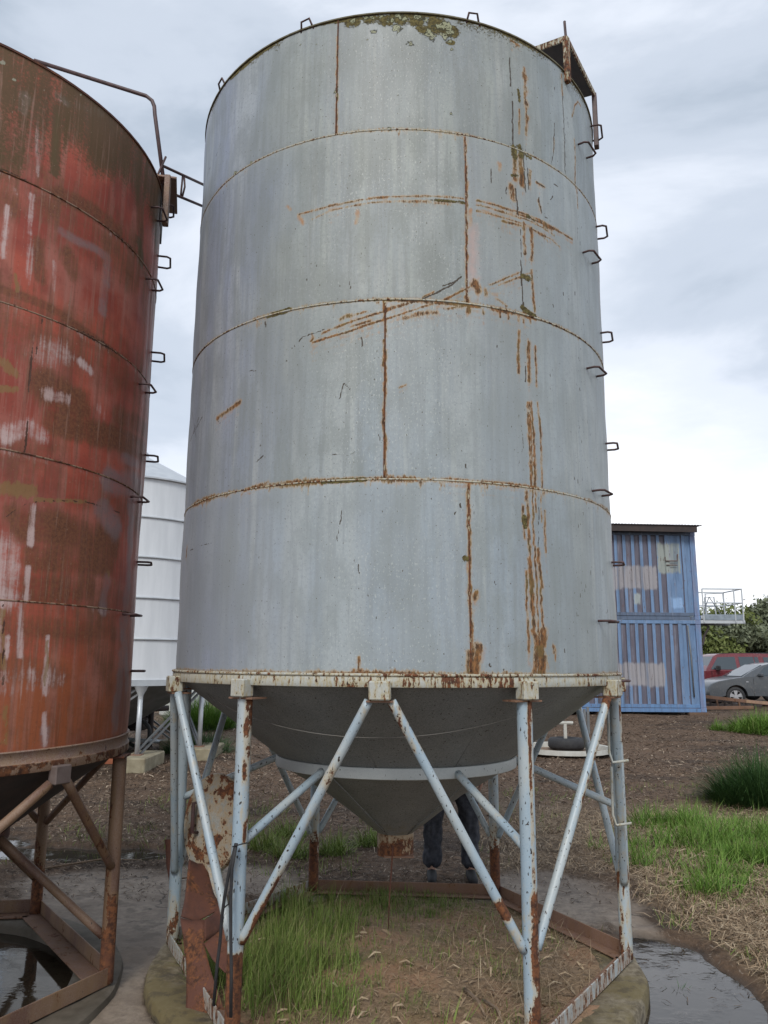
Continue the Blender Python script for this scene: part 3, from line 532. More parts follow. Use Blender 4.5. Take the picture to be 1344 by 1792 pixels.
def wear_grey(ch, sa, za):
    X, Z = np.meshgrid(sa, za)
    seam_wear(ch, sa, za, SEAM[0], .75, .55, 3, .55); seam_wear(ch, sa, za, SEAM[1], .95, .5, 8, .55)
    seam_wear(ch, sa, za, SEAM[2], .85, .35, 13, .5, lambda x: .55+.6*np.exp(-((x-.45)/.55)**2))
    seam_wear(ch, sa, za, SEAM[3], .45, .35, 19, .4); seam_wear(ch, sa, za, SEAM[4], .35, .8, 23, .4, lambda x: np.where(x > .6, 1.4, .7))
    ch['m'] = np.maximum(ch['m'], .55*np.clip(1-(5.063-Z)/(.05+.18*fbm(X*11, X*0, 3, 77)), 0, 1)*sstep(.45, .62, fbm(X*5, Z*.4, 3, 78)))
    # broad grime at the foot, chalk in the middle, pock marks on the right
    ch['p'] = np.clip(1.15*np.exp(-((X+.02)/.42)**2)+.35*fbm(X*1.3, Z*1.3, 3, 41)-.12, 0, 1)
    ch['o'] = np.maximum(ch['o'], .28*np.exp(-((X-1.62)/.14)**2)*fbm(X*9, Z*1.2, 3, 44)*2)  # warm strip by the right edge: bright sky light put into the colour
    paint(ch, sa, za, [(k, wd, st, p) for k, wd, st, p in STROKES])
    # random short nicks
    r = np.random.default_rng(5); nk = []
    for _ in range(150):
        a = r.uniform(-1.7, 1.8) if r.random() < .3 else r.uniform(.95, 1.8); b = r.uniform(1.7, 5.0); l = r.uniform(.004, .022)
        nk.append(('d', .002, r.uniform(.40, .62), [(a, b), (a+r.uniform(-.008, .008), b+l)]))
    paint(ch, sa, za, nk)

# ------------------------------------------------------------------ the grey silo
def pol(c, a, r, z):
    """point at angle a (degrees from the camera side, to the right), radius r"""
    t = R_(a); return Vector((c[0]+r*math.sin(t), c[1]-r*math.cos(t), z))
def rung(mb, c, R, s, z, half=.085, out=.095, r=.0062, jit=0):
    a0, a1 = (s-half)/R, (s+half)/R; q = []
    def P(a, rad, dz=0): return (c[0]+rad*math.sin(a), c[1]-rad*math.cos(a), z+dz)
    ia = .016/R
    q = [P(a0, R-.01), P(a0, R+out-.02, jit), P(a0+ia, R+out, jit), P(a1-ia, R+out, jit), P(a1, R+out-.02, jit), P(a1, R-.01)]
    mb.tube(q, r, 7)
def at(px, py, Y):
    d = f_ + rr*((px-672)/1363.9) - uu*((py-896)/1363.9); t = Y/d.y
    return Vector((d.x*t, d.y*t, CAM_Z+d.z*t))
C0 = (CX, CY); R0 = 1.3; HEX = -4
silo = thing('grain_silo', 'tall grey steel silo on pale blue pipe legs, streaked with rust, standing in the middle', 'silo', (CX, CY, .064))
circ = 2*math.pi*R0
vs0 = [.321, -.082, .328, -.349]
for k in range(4):
    z0, z1 = SEAM[k], SEAM[k+1]; cuts = [vs0[k]-circ/3, vs0[k], vs0[k]+circ/3, vs0[k]+2*circ/3]
    for a, b in zip(cuts[:-1], cuts[1:]):
        # keep the far sheet behind, in -pi..pi terms
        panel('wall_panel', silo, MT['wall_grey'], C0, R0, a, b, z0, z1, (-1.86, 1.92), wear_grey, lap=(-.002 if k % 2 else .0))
def seam_rust(a, r, z):
    return float(.36*fbm(np.array(a*9+z*7), np.array(0.3), 4, 5)+.02)
for z in SEAM[1:4]:
    mb = MB(); n = 160
    mb.lathe([(R0-.006, z-.005), (R0-.0005, z-.0035), (R0+.0012, z), (R0-.0005, z+.0035), (R0-.006, z+.005)], (CX, CY, 0), n, rust=seam_rust)
    mb.build('weld_seam', MT['rim'], silo, True)
for k in range(4):
    for s in (vs0[k],):
        mb = MB(); z0, z1 = SEAM[k]+.01, SEAM[k+1]-.01
        mb.tube([(CX+(R0-.003)*math.sin(s/R0), CY-(R0-.003)*math.cos(s/R0), z) for z in np.linspace(z0, z1, 40)], .0042, 6, rust=lambda t, d, p: .25+.5*float(fbm(np.array(p.z*8), np.array(.5), 3, 8))*(1.2 if k < 2 else .6))
        mb.build('weld_bead', MT['rim'], silo, True)
# top edge, roof
mb = MB(); mb.lathe([(R0-.008, 5.058), (R0+.004, 5.058), (R0+.004, 5.066), (R0-.02, 5.069)], (CX, CY, 0), 128, rust=lambda a, r, z: .35); mb.build('top_edge', plain('mossy_rim_edge', (.10, .085, .045), (.17, .16, .11), .95, 0, 26, .004), silo, 40)
mb = MB(); mb.lathe([(R0-.015, 5.066), (.18, 5.36), (.16, 5.37), (.16, 5.43), (.001, 5.45)], (CX, CY, 0), 96); mb.build('roof', MT['hopper'], silo, 40)
# lip, flange band
lip = lambda a, r, z: .06+.34*float(fbm(np.array(a*7), np.array(z*30), 4, 12))*(1.25 if a % (2*math.pi) < 1.6 else .8)
mb = MB(); mb.lathe([(R0-.01, 1.643), (R0+.012, 1.644), (R0+.020, 1.641), (R0+.021, 1.634), (R0+.013, 1.629)], (CX, CY, 0), 180, rust=lip); mb.build('rim_lip', MT['rim'], silo, True)
mb = MB(); mb.lathe([(R0+.012, 1.630), (R0+.0145, 1.626), (R0+.015, 1.587), (R0+.013, 1.583), (R0-.02, 1.582), (R0-.03, 1.60)], (CX, CY, 0), 180, rust=lambda a, r, z: .02+.24*float(fbm(np.array(a*9), np.array(z*14), 4, 15))*(1.5 if (a % 6.283) < 1.4 else .9))
mb.build('rim_band', MT['rim'], silo, 40)
# hopper
Rr = .70; ZR = 1.156
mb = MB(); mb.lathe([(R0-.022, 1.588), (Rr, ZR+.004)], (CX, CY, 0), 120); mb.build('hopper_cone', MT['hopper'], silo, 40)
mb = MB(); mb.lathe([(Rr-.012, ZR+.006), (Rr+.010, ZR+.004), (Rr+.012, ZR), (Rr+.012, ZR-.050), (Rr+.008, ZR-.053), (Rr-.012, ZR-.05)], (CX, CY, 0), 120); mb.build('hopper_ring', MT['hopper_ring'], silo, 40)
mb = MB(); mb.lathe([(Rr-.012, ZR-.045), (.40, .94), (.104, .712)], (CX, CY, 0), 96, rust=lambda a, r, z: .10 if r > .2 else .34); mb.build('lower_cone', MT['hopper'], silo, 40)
for a in (-38, -12, 22, 62, 105, 150, 200, 250):          # sheet joints of the cones
    mb = MB(); mb.tube([pol(C0, a, R0-.03, 1.586), pol(C0, a+3, Rr+.004, ZR+.008)], .0035, 5, seg=6); mb.build('hopper_joint', MT['hopper'], silo, True)
for a in (-30, 35, 100, 170, 260):
    mb = MB(); mb.tube([pol(C0, a, Rr-.008, ZR-.052), pol(C0, a+4, .108, .716)], .0033, 5, seg=6); mb.build('cone_joint', MT['hopper'], silo, True)
mb = MB(); mb.lathe([(.098, .716), (.107, .714), (.106, .60), (.108, .592), (.101, .590), (.10, .60)], (CX, CY, 0), 40, rust=lambda a, r, z: .10 if z > .66 else .40); mb.build('outlet_spout', MT['spout'], silo, 40)
mb = MB(); mb.box((CX+.02, CY-.02, .598), (.17, .19, .008), None, .002); mb.build('slide_gate', MT['rust_bar'], silo)
mb = MB(); mb.tube([(CX-.015, CY-.11, .66), (CX-.02, CY-.112, .59), (CX-.035, CY-.11, .36), (CX-.04, CY-.11, .22)], .006, 6, r1=.003); mb.build('slide_rod', MT['rust_sheet'], silo, True)
# leg heads, legs, braces
LEGS = [-30, 30, 90, 150, 210, 270]; ZB = .072
def leg_rust(a):
    def f(t, d, p):
        h = p.z; v = .0
        if h < .45: v = .40*(1-h/.45)+.05
        if a == 30:
            side = d.x
            v = max(v, .60*sstep(.0, .22, side)*(1-.8*sstep(.55, .75, side))*(.75+.4*float(vnoise(np.array(h*9), np.array(1.), 3)))); v = max(v, (.52 if .42 < h < .72 else .0)*sstep(-.5, .2, d.x))
            if h < .5: v = max(v, .5*sstep(-.3, .1, d.x))
            if h > 1.42: v = max(v, .42*sstep(-.1, .6, d.x))
        if a == -30:
            v = max(v, .46*sstep(-.15, .45, d.x)*sstep(.98, 1.22, h)*(.6+.7*float(vnoise(np.array(h*18), np.array(d.x*3), 9)))); v = max(v, .42*sstep(.75, .95, h)*(1-sstep(1.0, 1.1, h))*sstep(-.2, .5, d.x)*float(vnoise(np.array(h*20), np.array(d.x*3), 5))*1.6)
            if h < .42: v = max(v, .62)
        if a == 90: v = max(v, .46*sstep(-.2, .3, d.x)*(1 if 1.25 < h < 1.45 else 0)); v = max(v, (.42 if h < .62 else 0)*float(vnoise(np.array(h*14), np.array(d.x*4), 6))*1.5)
        if a in (150, 210) and h < .6: v = max(v, .5*(1-sstep(.35, .6, h))+.05)
        return float(v)
    return f
def box_head(mb, a, r, z0, z1, wd, dp):
    t = R_(a); rot = Matrix.Rotation(t, 3, 'Z')
    mb.box(pol(C0, a, r, (z0+z1)/2), (wd, dp, z1-z0), rot, .006)
for a in LEGS:
    A = a+HEX
    mb = MB(); mb.tube([pol(C0, A, 1.30, 1.55), pol(C0, A, 1.302, ZB)], .0355, 20, seg=40, rust=leg_rust(a)); mb.build('leg', MT['pipe'], silo, True)
    mb = MB(); box_head(mb, A, 1.325, 1.528, 1.612, .082, .075); mb.r = [.16 if a != -30 else .06]*len(mb.v); o = mb.build('leg_head', MT['rim'], silo)
    mb = MB(); rot = Matrix.Rotation(R_(A), 3, 'Z'); mb.box(pol(C0, A, 1.285, 1.523), (.15, .10, .008), rot); mb.build('head_plate', MT['rust_bar'], silo)
mids = [0, 60, 120, 180, 240, 300]
for a in mids:
    A = a+HEX
    mb = MB(); box_head(mb, A, 1.327, 1.528, 1.612, .096, .075); mb.r = [.16]*len(mb.v); mb.build('brace_head', MT['rim'], silo)
    mb = MB(); rot = Matrix.Rotation(R_(A), 3, 'Z'); mb.box(pol(C0, A, 1.30, 1.5235), (.12, .10, .007), rot); mb.build('head_plate', MT['rust_bar'], silo)
    for sg in (-1, 1):
        p0 = pol(C0, A+sg*2.2, 1.318, 1.524); p1 = pol(C0, a+sg*30+HEX-sg*1.4, 1.30, .470)
        def br(t, d, p, a=a, sg=sg):
            v = .0
            if a == 0 and sg == 1: v = (.45 if .80 < t < .88 else (.25 if t > .9 else 0))+(.28 if t < .22 else 0)*float(vnoise(np.array(t*40), np.array(d.x*2), 3))*1.5
            if a == 0 and sg == -1: v = .5*sstep(.60, .72, t)*sstep(-.1, .5, -d.z)+.16*sstep(.2, .3, t)*(1-sstep(.5, .6, t))
            if a == 60 and sg == -1: v = .36*sstep(.1, .6, d.x)*(1-sstep(.42, .55, t))+(.45 if t < .05 else 0)
            if a == 60 and sg == 1: v = .1
            return float(v)
        mb = MB(); mb.tube([p0, p1], .0215, 14, seg=36, rust=br); mb.build('brace', MT['pipe'], silo, True)
for a in LEGS:
    A = a+HEX
    mb = MB(); mb.tube([pol(C0, A, 1.275, .885), pol(C0, A, Rr+.006, ZR-.028)], .0205, 12, seg=16); mb.build('radial_brace', MT['pipe'], silo, True)
# base bars: angle iron between the feet
for k in range(6):
    a, b = pol(C0, LEGS[k]+HEX, 1.335, .064), pol(C0, LEGS[(k+1) % 6]+HEX, 1.335, .064)
    d = (b-a).normalized(); inn = Vector((-d.y, d.x, 0)); L = (b-a).length; mid = (a+b)/2
    rot = Matrix((d, inn, Vector((0, 0, 1)))).transposed()
    mb = MB(); mb.box(mid+Vector((0, 0, .038))+inn*.004, (L+.004, .008, .075), rot, .002)
    mt = MT['bar'] if k in (0, 1, 5) else MT['rust_bar']
    mb.build('base_bar', MT['bar'] if k in (0, 1, 4, 5) else MT['rust_bar'], silo)
    mb = MB(); mb.box(mid+Vector((0, 0, .004))+inn*.048, (L-.05, .078, .008), rot, .002); mb.build('base_flange', MT['rust_bar'], silo)
# step rungs, two staggered columns
for i, z in enumerate([4.659, 3.975, 3.285, 2.596, 1.909]):
    mb = MB(); rung(mb, C0, R0, 1.265, z, .074, .060); mb.build('step_rung', MT['dark_rod'], silo, True)
for i, z in enumerate([5.0, 4.31, 3.62, 2.94, 2.25, 1.60]):
    mb = MB(); rung(mb, C0, R0, 1.60, z, .074, .060); mb.build('step_rung', MT['rung_r'], silo, True)
for z in (1.18, .83):                                          # bent rods on the right brace
    q = pol(C0, 84, 1.30, z)
    b0 = pol(C0, 60+2.2+HEX, 1.318, 1.524); b1 = pol(C0, 90+HEX-1.4, 1.30, .47)
    t = (1.524-z)/(1.524-.47); p = b0.lerp(b1, t); mb = MB()
    mb.tube([p+Vector((-.045, -.02, .30)), p+Vector((-.05, -.03, .05)), p+Vector((-.04, -.05, 0)), p+Vector((.045, -.045, .01))], .0075, 7); mb.build('step_rung', MT['rim'], silo, True)
for s in (-.53, .385, -1.25):                                  # lifting loops on the top edge
    a = s/R0; mb = MB(); h = .05 / R0
    P = lambda da, z, r=R0-.01: (CX+r*math.sin(a+da), CY-r*math.cos(a+da), z)
    mb.tube([P(-h*.8, 5.04), P(-h*.6, 5.098, R0+.012), P(h*.35, 5.105, R0+.012), P(h*.8, 5.04)], .006, 7); mb.build('lifting_loop', MT['dark_rod'], silo, True)
# hood over the ladder head: sloped plate on two posts
P2 = Vector((1.055, 3.985, 0)); p2 = pol(C0, 47.3, R0+.012, 0); p3 = pol(C0, 74, R0+.022, 0)
zt = at(990, 66, p2.y).z
A2 = Vector((p2.x, p2.y, zt)); A3 = Vector((p3.x, p3.y, at(1032, 166, p3.y).z)); A1 = at(930, 88, p2.y+.22); inn = A1-A2
A4 = A3+inn*1.1
mb = MB(); up = Vector((0, 0, .012)); mb.add([A1, A2, A3, A4, A1+up, A2+up, A3+up, A4+up], [(0, 1, 2, 3), (7, 6, 5, 4), (0, 4, 5, 1), (1, 5, 6, 2), (2, 6, 7, 3), (3, 7, 4, 0)]); mb.build('hood_plate', MT['dark_void'], silo)
for p, q in ((A1, A2), (A2, A3)):
    d = (q-p).normalized(); sd_ = d.cross(Vector((0, 0, 1))).normalized(); up2 = sd_.cross(d)
    mb = MB(); mb.box((p+q)/2+sd_*.006-up2*.008, ((q-p).length, .010, .034), Matrix((d, -sd_, up2)).transposed()); mb.r = [.30]*len(mb.v); mb.build('hood_edge', MT['rim'], silo)
mb = MB(); mb.box((A2.x, A2.y, (zt+4.99)/2), (.034, .03, zt-4.99), Matrix.Rotation(R_(45), 3, 'Z'), .003); mb.r = [.34]*len(mb.v); mb.build('hood_post', MT['rim'], silo)
mb = MB(); mb.box((A3.x, A3.y, (A3.z+4.95)/2), (.05, .03, A3.z-4.95), Matrix.Rotation(R_(70), 3, 'Z'), .004); mb.build('hood_post', MT['rung_r'], silo)
mb = MB(); mb.tube([(A2.x, A2.y, zt-.02), (A2.x-.005, A2.y, zt+.11)], .008, 6); mb.build('hood_pin', MT['rung_r'], silo)
# wire slung under the rim
mb = MB(); pts = []
for i in range(25):
    a = -60+i*4.6; t = i/24
    pts.append(pol(C0, a, R0-.10-.12*math.sin(math.pi*t), 1.545-.20*math.sin(math.pi*min(1, t*1.05))**.8))
mb.tube(pts, .0018, 5); tag(mb.build('slung_wire', MT['wire'], None, True, loc=tuple(pts[0])), 'thin bare wire slung slack below the rim of the grey silo', 'wire')
# footing
NC = NT('mossy_concrete'); v = NC.coord(); a_ = NC.noise(v, 3.2, 5, .6); b_ = NC.noise(v, 28, 6, .7); c_ = NC.noise(NC.scale(v, (1, 1, 3)), 6, 4)
cc = NC.mix(NC.ss(b_, .3, .7), (.135, .110, .072), (.24, .205, .145)); cc = NC.mix(NC.ss(a_, .42, .58, 0, .8), cc, (.135, .105, .040)); cc = NC.mix(NC.ss(NC.noise(v, 11, 6, .7), .5, .62, 0, .7), cc, (.075, .058, .034)); cc = NC.mix(NC.ss(c_, .56, .7, 0, .75), cc, (.055, .045, .032))
NC.bump(b_, .008, .7); MT['moss_conc'] = NC.fin(cc, .9)
MT['dark_conc'] = plain('muddy_concrete', (.13, .11, .085), (.075, .062, .045), .85, 0, 6, .01)
def ring_footing(name, c, r0, r1, zt_, zb, label, m='moss_conc'):
    mb = MB(); prof = [(r0, zb), (r0, zt_-.02), (r0+.02, zt_), (r1-.03, zt_), (r1-.008, zt_-.008), (r1, zt_-.03), (r1+.01, zb)]
    mb.lathe(prof, (c[0], c[1], 0), 96); o = mb.build(name, MT[m], None, 50, loc=(c[0], c[1], zb))
    me = o.data; co = np.zeros(len(me.vertices)*3, dtype=np.float32); me.vertices.foreach_get('co', co); co = co.reshape(-1, 3)
    ang = np.arctan2(co[:, 0], co[:, 1]); k = (fbm(ang*5, co[:, 2]*8, 3, 61)-.5)*.03; co[:, :2] *= (1+k)[:, None]; co[:, 2] += (fbm(ang*6, co[:, 2], 3, 66)-.5)*.02*(co[:, 2] > .05)
    me.vertices.foreach_set('co', co.ravel()); tag(o, label, 'footing')
ring_footing('ring_footing', C0, 1.12, 1.37, .056, -.2, 'round mossy concrete footing ring under the grey silo')
# soil inside the ring
def soil_bed():
    n, m = 120, 60; rr_ = np.linspace(0, 1.2, m); aa = np.linspace(0, 2*math.pi, n, endpoint=False)
    A, Rg = np.meshgrid(aa, rr_); x = (CX+Rg*np.sin(A)).ravel(); y = (CY-Rg*np.cos(A)).ravel()
    z = .040+.04*np.exp(-(Rg.ravel()/.6)**2)+(fbm(x*2, y*2, 3, 71)-.5)*.05+(fbm(x*12, y*12, 4, 72)-.5)*.035
    i, j = np.meshgrid(np.arange(n), np.arange(m-1)); f = np.stack([j*n+i, j*n+(i+1) % n, (j+1)*n+(i+1) % n, (j+1)*n+i], -1).reshape(-1, 4)
    N = NT('brown_soil'); v = N.coord('Object', rand=False); a = N.noise(v, 2.1, 5); b = N.noise(v, 30, 7, .7); d = N.noise(v, 90, 3, .6)
    c = N.mix(N.ss(b, .3, .7), (.15, .10, .058), (.33, .23, .14)); c = N.mix(N.ss(a, .44, .58, 0, .75), c, (.33, .19, .11)); c = N.mix(N.ss(N.noise(v, 3.3, 4), .5, .65, 0, .6), c, (.135, .12, .05)); c = N.mix(N.ss(d, .64, .7, 0, .8), c, (.34, .26, .16))
    N.bump(b, .02, .9); tag(mobj('soil_bed', np.stack([x, y, z], 1), f, N.fin(c, .92), smooth=True), kind='structure')
    return
soil_bed()
def soil_z(x, y):
    r = np.hypot(np.asarray(x)-CX, np.asarray(y)-CY)
    return .040+.04*np.exp(-(r/.6)**2)+(fbm(np.asarray(x)*2, np.asarray(y)*2, 3, 71)-.5)*.05
# ------------------------------------------------------------------ the red silo
C1 = (RX, RY)
SEAMR = [1.287, 1.956, 2.645, 3.345, 4.0, 4.66]
STROKES_R = []
for t in "o 296 1 1010,3828 1018,3572;o 341 0.9 1115,3940 1129,3740;o 285 0.8 1028,3938 1039,3913;o 683 1 1032,4434 1025,4366;o 398 1 1227,4538 1250,4531;p 626 0.75 1283,3824 1387,3822 1501,3838 1605,3831;p 796 0.75 1605,3831 1597,3697 1593,3519;o 569 0.5 1195,4545 1327,4565 1477,4622;o 228 0.6 1112,4340 1134,4054;o 285 0.55 1258,3644 1282,3500;o 455 0.5 1129,3740 1143,3493;q 1252 0.9 1265,4017 1454,4034 1666,4029;q 1024 0.9 1849,4368 1926,4045;q 1366 0.7 1339,3713 1380,3648;q 911 0.8 1171,3708 1197,3535;q 683 0.8 1016,3406 1249,3405 1420,3371 1753,3322;q 1024 0.7 1831,3993 2085,3946;m 683 0.9 1201,4471 1223,4123;d 455 0.8 1204,4440 1216,4141;d 341 0.9 1078,3497 1094,3424;m 911 0.8 1892,4086 1935,3990;l 319 1 921,4564 922,4564;l 364 1 933,4679 934,4679;l 228 1 976,4499 977,4499;l 228 1 951,4673 952,4674;l 182 1 1321,4635 1322,4636;l 114 1 1406,4654 1407,4655;l 159 1 1124,4533 1125,4534;l 228 1 911,4720 912,4721;o 364 1 1276,2407 1280,2225;o 364 0.95 1277,2108 1281,1967;o 911 0.8 1100,2712 1221,2778 1282,2755;o 1480 0.75 1160,2184 1181,1969;o 683 0.9 1292,2961 1389,2970;o 512 0.9 1463,3188 1545,3165;o 1366 0.55 1242,3170 1356,3190;o 569 0.5 1622,2992 1690,2961;o 285 0.9 1208,1790 1212,1706;o 285 0.8 1251,1939 1275,1706;o 250 0.85 1410,1796 1422,1575;o 455 0.5 1161,1907 1178,1739;q 2163 0.95 1289,2999 1487,2960;q 1707 0.95 1348,2830 1639,2851 2237,2919;q 2277 0.9 1305,2320 1532,2298 1815,2290;q 1821 0.85 1321,2158 1790,2195;q 1935 0.8 1306,2013 1628,2049;q 1480 0.7 1303,1845 1929,1831;q 1480 0.7 1795,3004 2257,3056;q 1366 0.8 1188,2348 1239,2301;q 2277 0.6 1605,1886 1976,1570;q 1821 0.6 1239,1655 1484,1618;p 1707 1 1732,2626 2193,2686;p 1707 0.95 1719,2458 1840,2397;p 1252 0.9 2044,2586 2090,1911;p 911 0.8 1802,2105 1786,1954;p 1252 0.85 2024,1907 2190,1554;p 796 0.8 1870,2787 2204,2828;d 911 0.9 1058,3054 1114,3023;d 569 0.9 1062,2924 1131,2942;d 1024 0.95 1107,2460 1250,2476;d 341 0.9 1274,2434 1578,2483;d 455 0.7 1170,1908 1204,1655;d 341 0.8 1412,1778 1417,1576;d 683 0.6 1797,2145 1863,2101;r 80 0.7 1123,2298 1170,2354 1229,2404 1294,2430 1430,2458 1579,2480 1751,2485 1894,2481;r 91 1 1190,3192 1199,2905 1209,2648;r 68 0.7 1227,3326 1210,3084;r 91 0.9 1176,1934 1207,1580;o 292 1 1413,1705 1424,1536;o 292 0.9 1426,1443 1446,1304;o 244 0.8 1339,1649 1348,1556;o 1462 0.4 1249,1595 1462,1600;d 731 0.6 1222,1480 1247,1329;p 1340 0.9 2037,1708 2015,1354;p 609 0.7 1439,1368 1445,1313".split(';'):
    q = t.split(' '); STROKES_R.append((q[0], int(q[1])/1e4, float(q[2]), [tuple(int(a)/1000 for a in p.split(',')) for p in q[3:]]))
def wear_red(ch, sa, za):
    X, Z = np.meshgrid(sa, za)
    seam_wear(ch, sa, za, SEAMR[0], .5, .2, 103, .4)
    for i in range(1, 5): seam_wear(ch, sa, za, SEAMR[i], .75 if i > 2 else .5, .25, 105+i*6, .35)
    top = sstep(3.95, 4.35, Z+(fbm(X*2, Z*2, 3, 120)-.5)*.5)
    ch['m'] = np.maximum(ch['m'], np.clip(.85*top*(.45+1.0*fbm(X*6, Z*.8, 3, 121)), 0, .9))
    ch['m'] = np.maximum(ch['m'], .8*np.clip(1-(4.66-Z)/(.05+.12*fbm(X*8, X*0, 3, 122)), 0, 1))
    band = 0
    for zs in SEAMR[1:5]: band = np.maximum(band, np.exp(-((Z-zs+.12)/.17)**2)*.55+np.exp(-((Z-zs-.09)/.10)**2)*.35)
    ch['q'] = np.maximum(ch['q'], band*(.35+1.1*fbm(X*1.7, Z*2.2, 3, 124)))
    ch['q'] = np.maximum(ch['q'], .42*sstep(2.1, 1.5, Z)*(.4+fbm(X*3, Z*.7, 3, 125)))
    ch['d'] = np.maximum(ch['d'], .35*sstep(1.6, 1.3, Z)*fbm(X*5, Z*2, 3, 127))
    for k, wd, st, p in STROKES_R:                             # soft-edged patches
        hw = max(wd/2, .004); pad = hw*2
        xs = [a for a, b in p]; zs = [b for a, b in p]
        i0, i1 = np.searchsorted(sa, [min(xs)-pad, max(xs)+pad]); j0, j1 = np.searchsorted(za, [min(zs)-pad, max(zs)+pad])
        if i1 <= i0 or j1 <= j0: continue
        Xs, Zs = np.meshgrid(sa[i0:i1], za[j0:j1]); Xs = Xs+(fbm(Zs*9, Xs*9, 3, 7)-.5)*hw*.8; d = np.full(Xs.shape, 9.0)
        for (a, b), (c, e) in zip(p[:-1], p[1:]):
            vx, vz = c-a, e-b; t = np.clip(((Xs-a)*vx+(Zs-b)*vz)/(vx*vx+vz*vz+1e-12), 0, 1); d = np.minimum(d, np.hypot(Xs-a-t*vx, Zs-b-t*vz))
        val = st*(np.clip(1.25-d/hw, 0, 1) if k in 'rld' else sstep(1.5, .35, d/hw))
        arr = ch[k]; arr[j0:j1, i0:i1] = np.maximum(arr[j0:j1, i0:i1], val)
red = thing('grain_silo', 'faded red steel silo with rusted pipe legs at the left edge', 'silo', (RX, RY, .04))
vr = [1.31, 2.9, 1.36, .75, 1.18]
vr = [1.27, .55, 1.35, 2.35, 1.16]
for k in range(5):
    cuts = [vr[k]-circ/3, vr[k], vr[k]+circ/3, vr[k]+2*circ/3]
    for a, b in zip(cuts[:-1], cuts[1:]):
        if b > math.pi*R0+1.2: a, b = a-0, b
        panel('wall_panel', red, MT['wall_red'], C1, R0, a, b, SEAMR[k], SEAMR[k+1], (.2, 2.75), wear_red, lap=(-.002 if k % 2 else 0), fine=(.011, .011))
for z in SEAMR[1:5]:
    mb = MB(); mb.lathe([(R0-.006, z-.005), (R0-.0005, z-.0035), (R0+.001, z), (R0-.0005, z+.0035), (R0-.006, z+.005)], (RX, RY, 0), 128, rust=lambda a, r, z: .1+.2*float(fbm(np.array(a*9), np.array(z), 3, 5))); mb.build('weld_seam', MT['red_rim'], red, True)
mb = MB(); mb.lathe([(R0-.008, 4.652), (R0+.005, 4.652), (R0+.005, 4.664), (R0-.02, 4.667)], (RX, RY, 0), 96); mb.build('top_edge', MT['rust_sheet'], red, 40)
mb = MB(); mb.lathe([(R0-.015, 4.662), (.18, 4.95), (.16, 4.96), (.16, 5.02), (.001, 5.03)], (RX, RY, 0), 72); mb.build('roof', MT['rust_sheet'], red, 40)
mb = MB(); mb.lathe([(R0-.01, 1.29), (R0+.008, 1.290), (R0+.012, 1.286), (R0+.008, 1.281), (R0+.004, 1.279), (R0+.005, 1.235), (R0+.009, 1.232)], (RX, RY, 0), 140); mb.build('rim_lip', MT['red_rim'], red, True)
mb = MB(); mb.lathe([(R0+.009, 1.232), (R0+.012, 1.229), (R0+.012, 1.192), (R0+.009, 1.188), (R0-.03, 1.187), (R0-.035, 1.2)], (RX, RY, 0), 140, rust=lambda a, r, z: .2); mb.build('rim_band', MT['red_rim'], red, 40)
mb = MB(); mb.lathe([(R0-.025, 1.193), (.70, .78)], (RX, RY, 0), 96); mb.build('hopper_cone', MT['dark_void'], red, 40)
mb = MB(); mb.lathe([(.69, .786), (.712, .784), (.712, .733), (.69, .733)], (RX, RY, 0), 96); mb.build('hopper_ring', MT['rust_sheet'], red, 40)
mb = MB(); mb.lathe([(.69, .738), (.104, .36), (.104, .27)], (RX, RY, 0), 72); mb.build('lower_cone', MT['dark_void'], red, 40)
LEGR = [34, 95, 160, 216, 275, 334]
def rl(a):
    return lambda t, d, p: float(.12+.3*sstep(.5, .1, p.z)-.35*sstep(.3, .8, d.x*.8-d.y*.4)*(p.z > .5))
for a in LEGR:
    mb = MB(); mb.tube([pol(C1, a, 1.30, 1.17), pol(C1, a, 1.305, .045)], .037, 18, seg=26, rust=rl(a)); mb.build('leg', MT['red_pipe'], red, True)
    mb = MB(); rot = Matrix.Rotation(R_(a), 3, 'Z'); mb.box(pol(C1, a, 1.285, 1.178), (.16, .11, .012), rot, .002); mb.build('head_plate', MT['rust_sheet'], red)
    mb = MB(); mb.tube([pol(C1, a, 1.275, .27), pol(C1, a, .705, .757)], .0225, 12, seg=10); mb.build('radial_brace', MT['red_pipe'], red, True)
for i in range(6):
    a0, a1 = LEGR[i], LEGR[(i+1) % 6]
    if a1 < a0: a1 += 360
    am = (a0+a1)/2+(3 if i == 0 else 0)
    mb = MB(); rot = Matrix.Rotation(R_(am), 3, 'Z'); mb.box(pol(C1, am, 1.318, 1.165), (.098, .05, .085), rot, .005); mb.build('brace_head', MT['red_rim'] if i else plain('dull_mauve_plate', (.15, .115, .105), (.11, .08, .07), .7, 0, 14), red)
    for sg, aa in ((-1, a0), (1, a1)):
        zj = .62
        mb = MB(); mb.tube([pol(C1, am+sg*2.2, 1.312, 1.128), pol(C1, aa-sg*1.5, 1.30, zj)], .0225, 12, seg=10, rust=lambda t, d, p: float(.05-.3*(d.z > .4))); mb.build('brace', MT['red_pipe'], red, True)
    a, b = pol(C1, a0, 1.335, .04), pol(C1, a1, 1.335, .04); d = (b-a).normalized(); inn = Vector((-d.y, d.x, 0)); L = (b-a).length; mid = (a+b)/2
    rot = Matrix((d, inn, Vector((0, 0, 1)))).transposed()
    mb = MB(); mb.box(mid+Vector((0, 0, .043)), (L+.004, .008, .085), rot, .002); mb.build('base_bar', MT['red_pipe'], red)
    mb = MB(); mb.box(mid+Vector((0, 0, .004))+inn*.062, (L-.08, .11, .008), rot, .002); mb.build('base_flange', MT['rust_bar'], red)
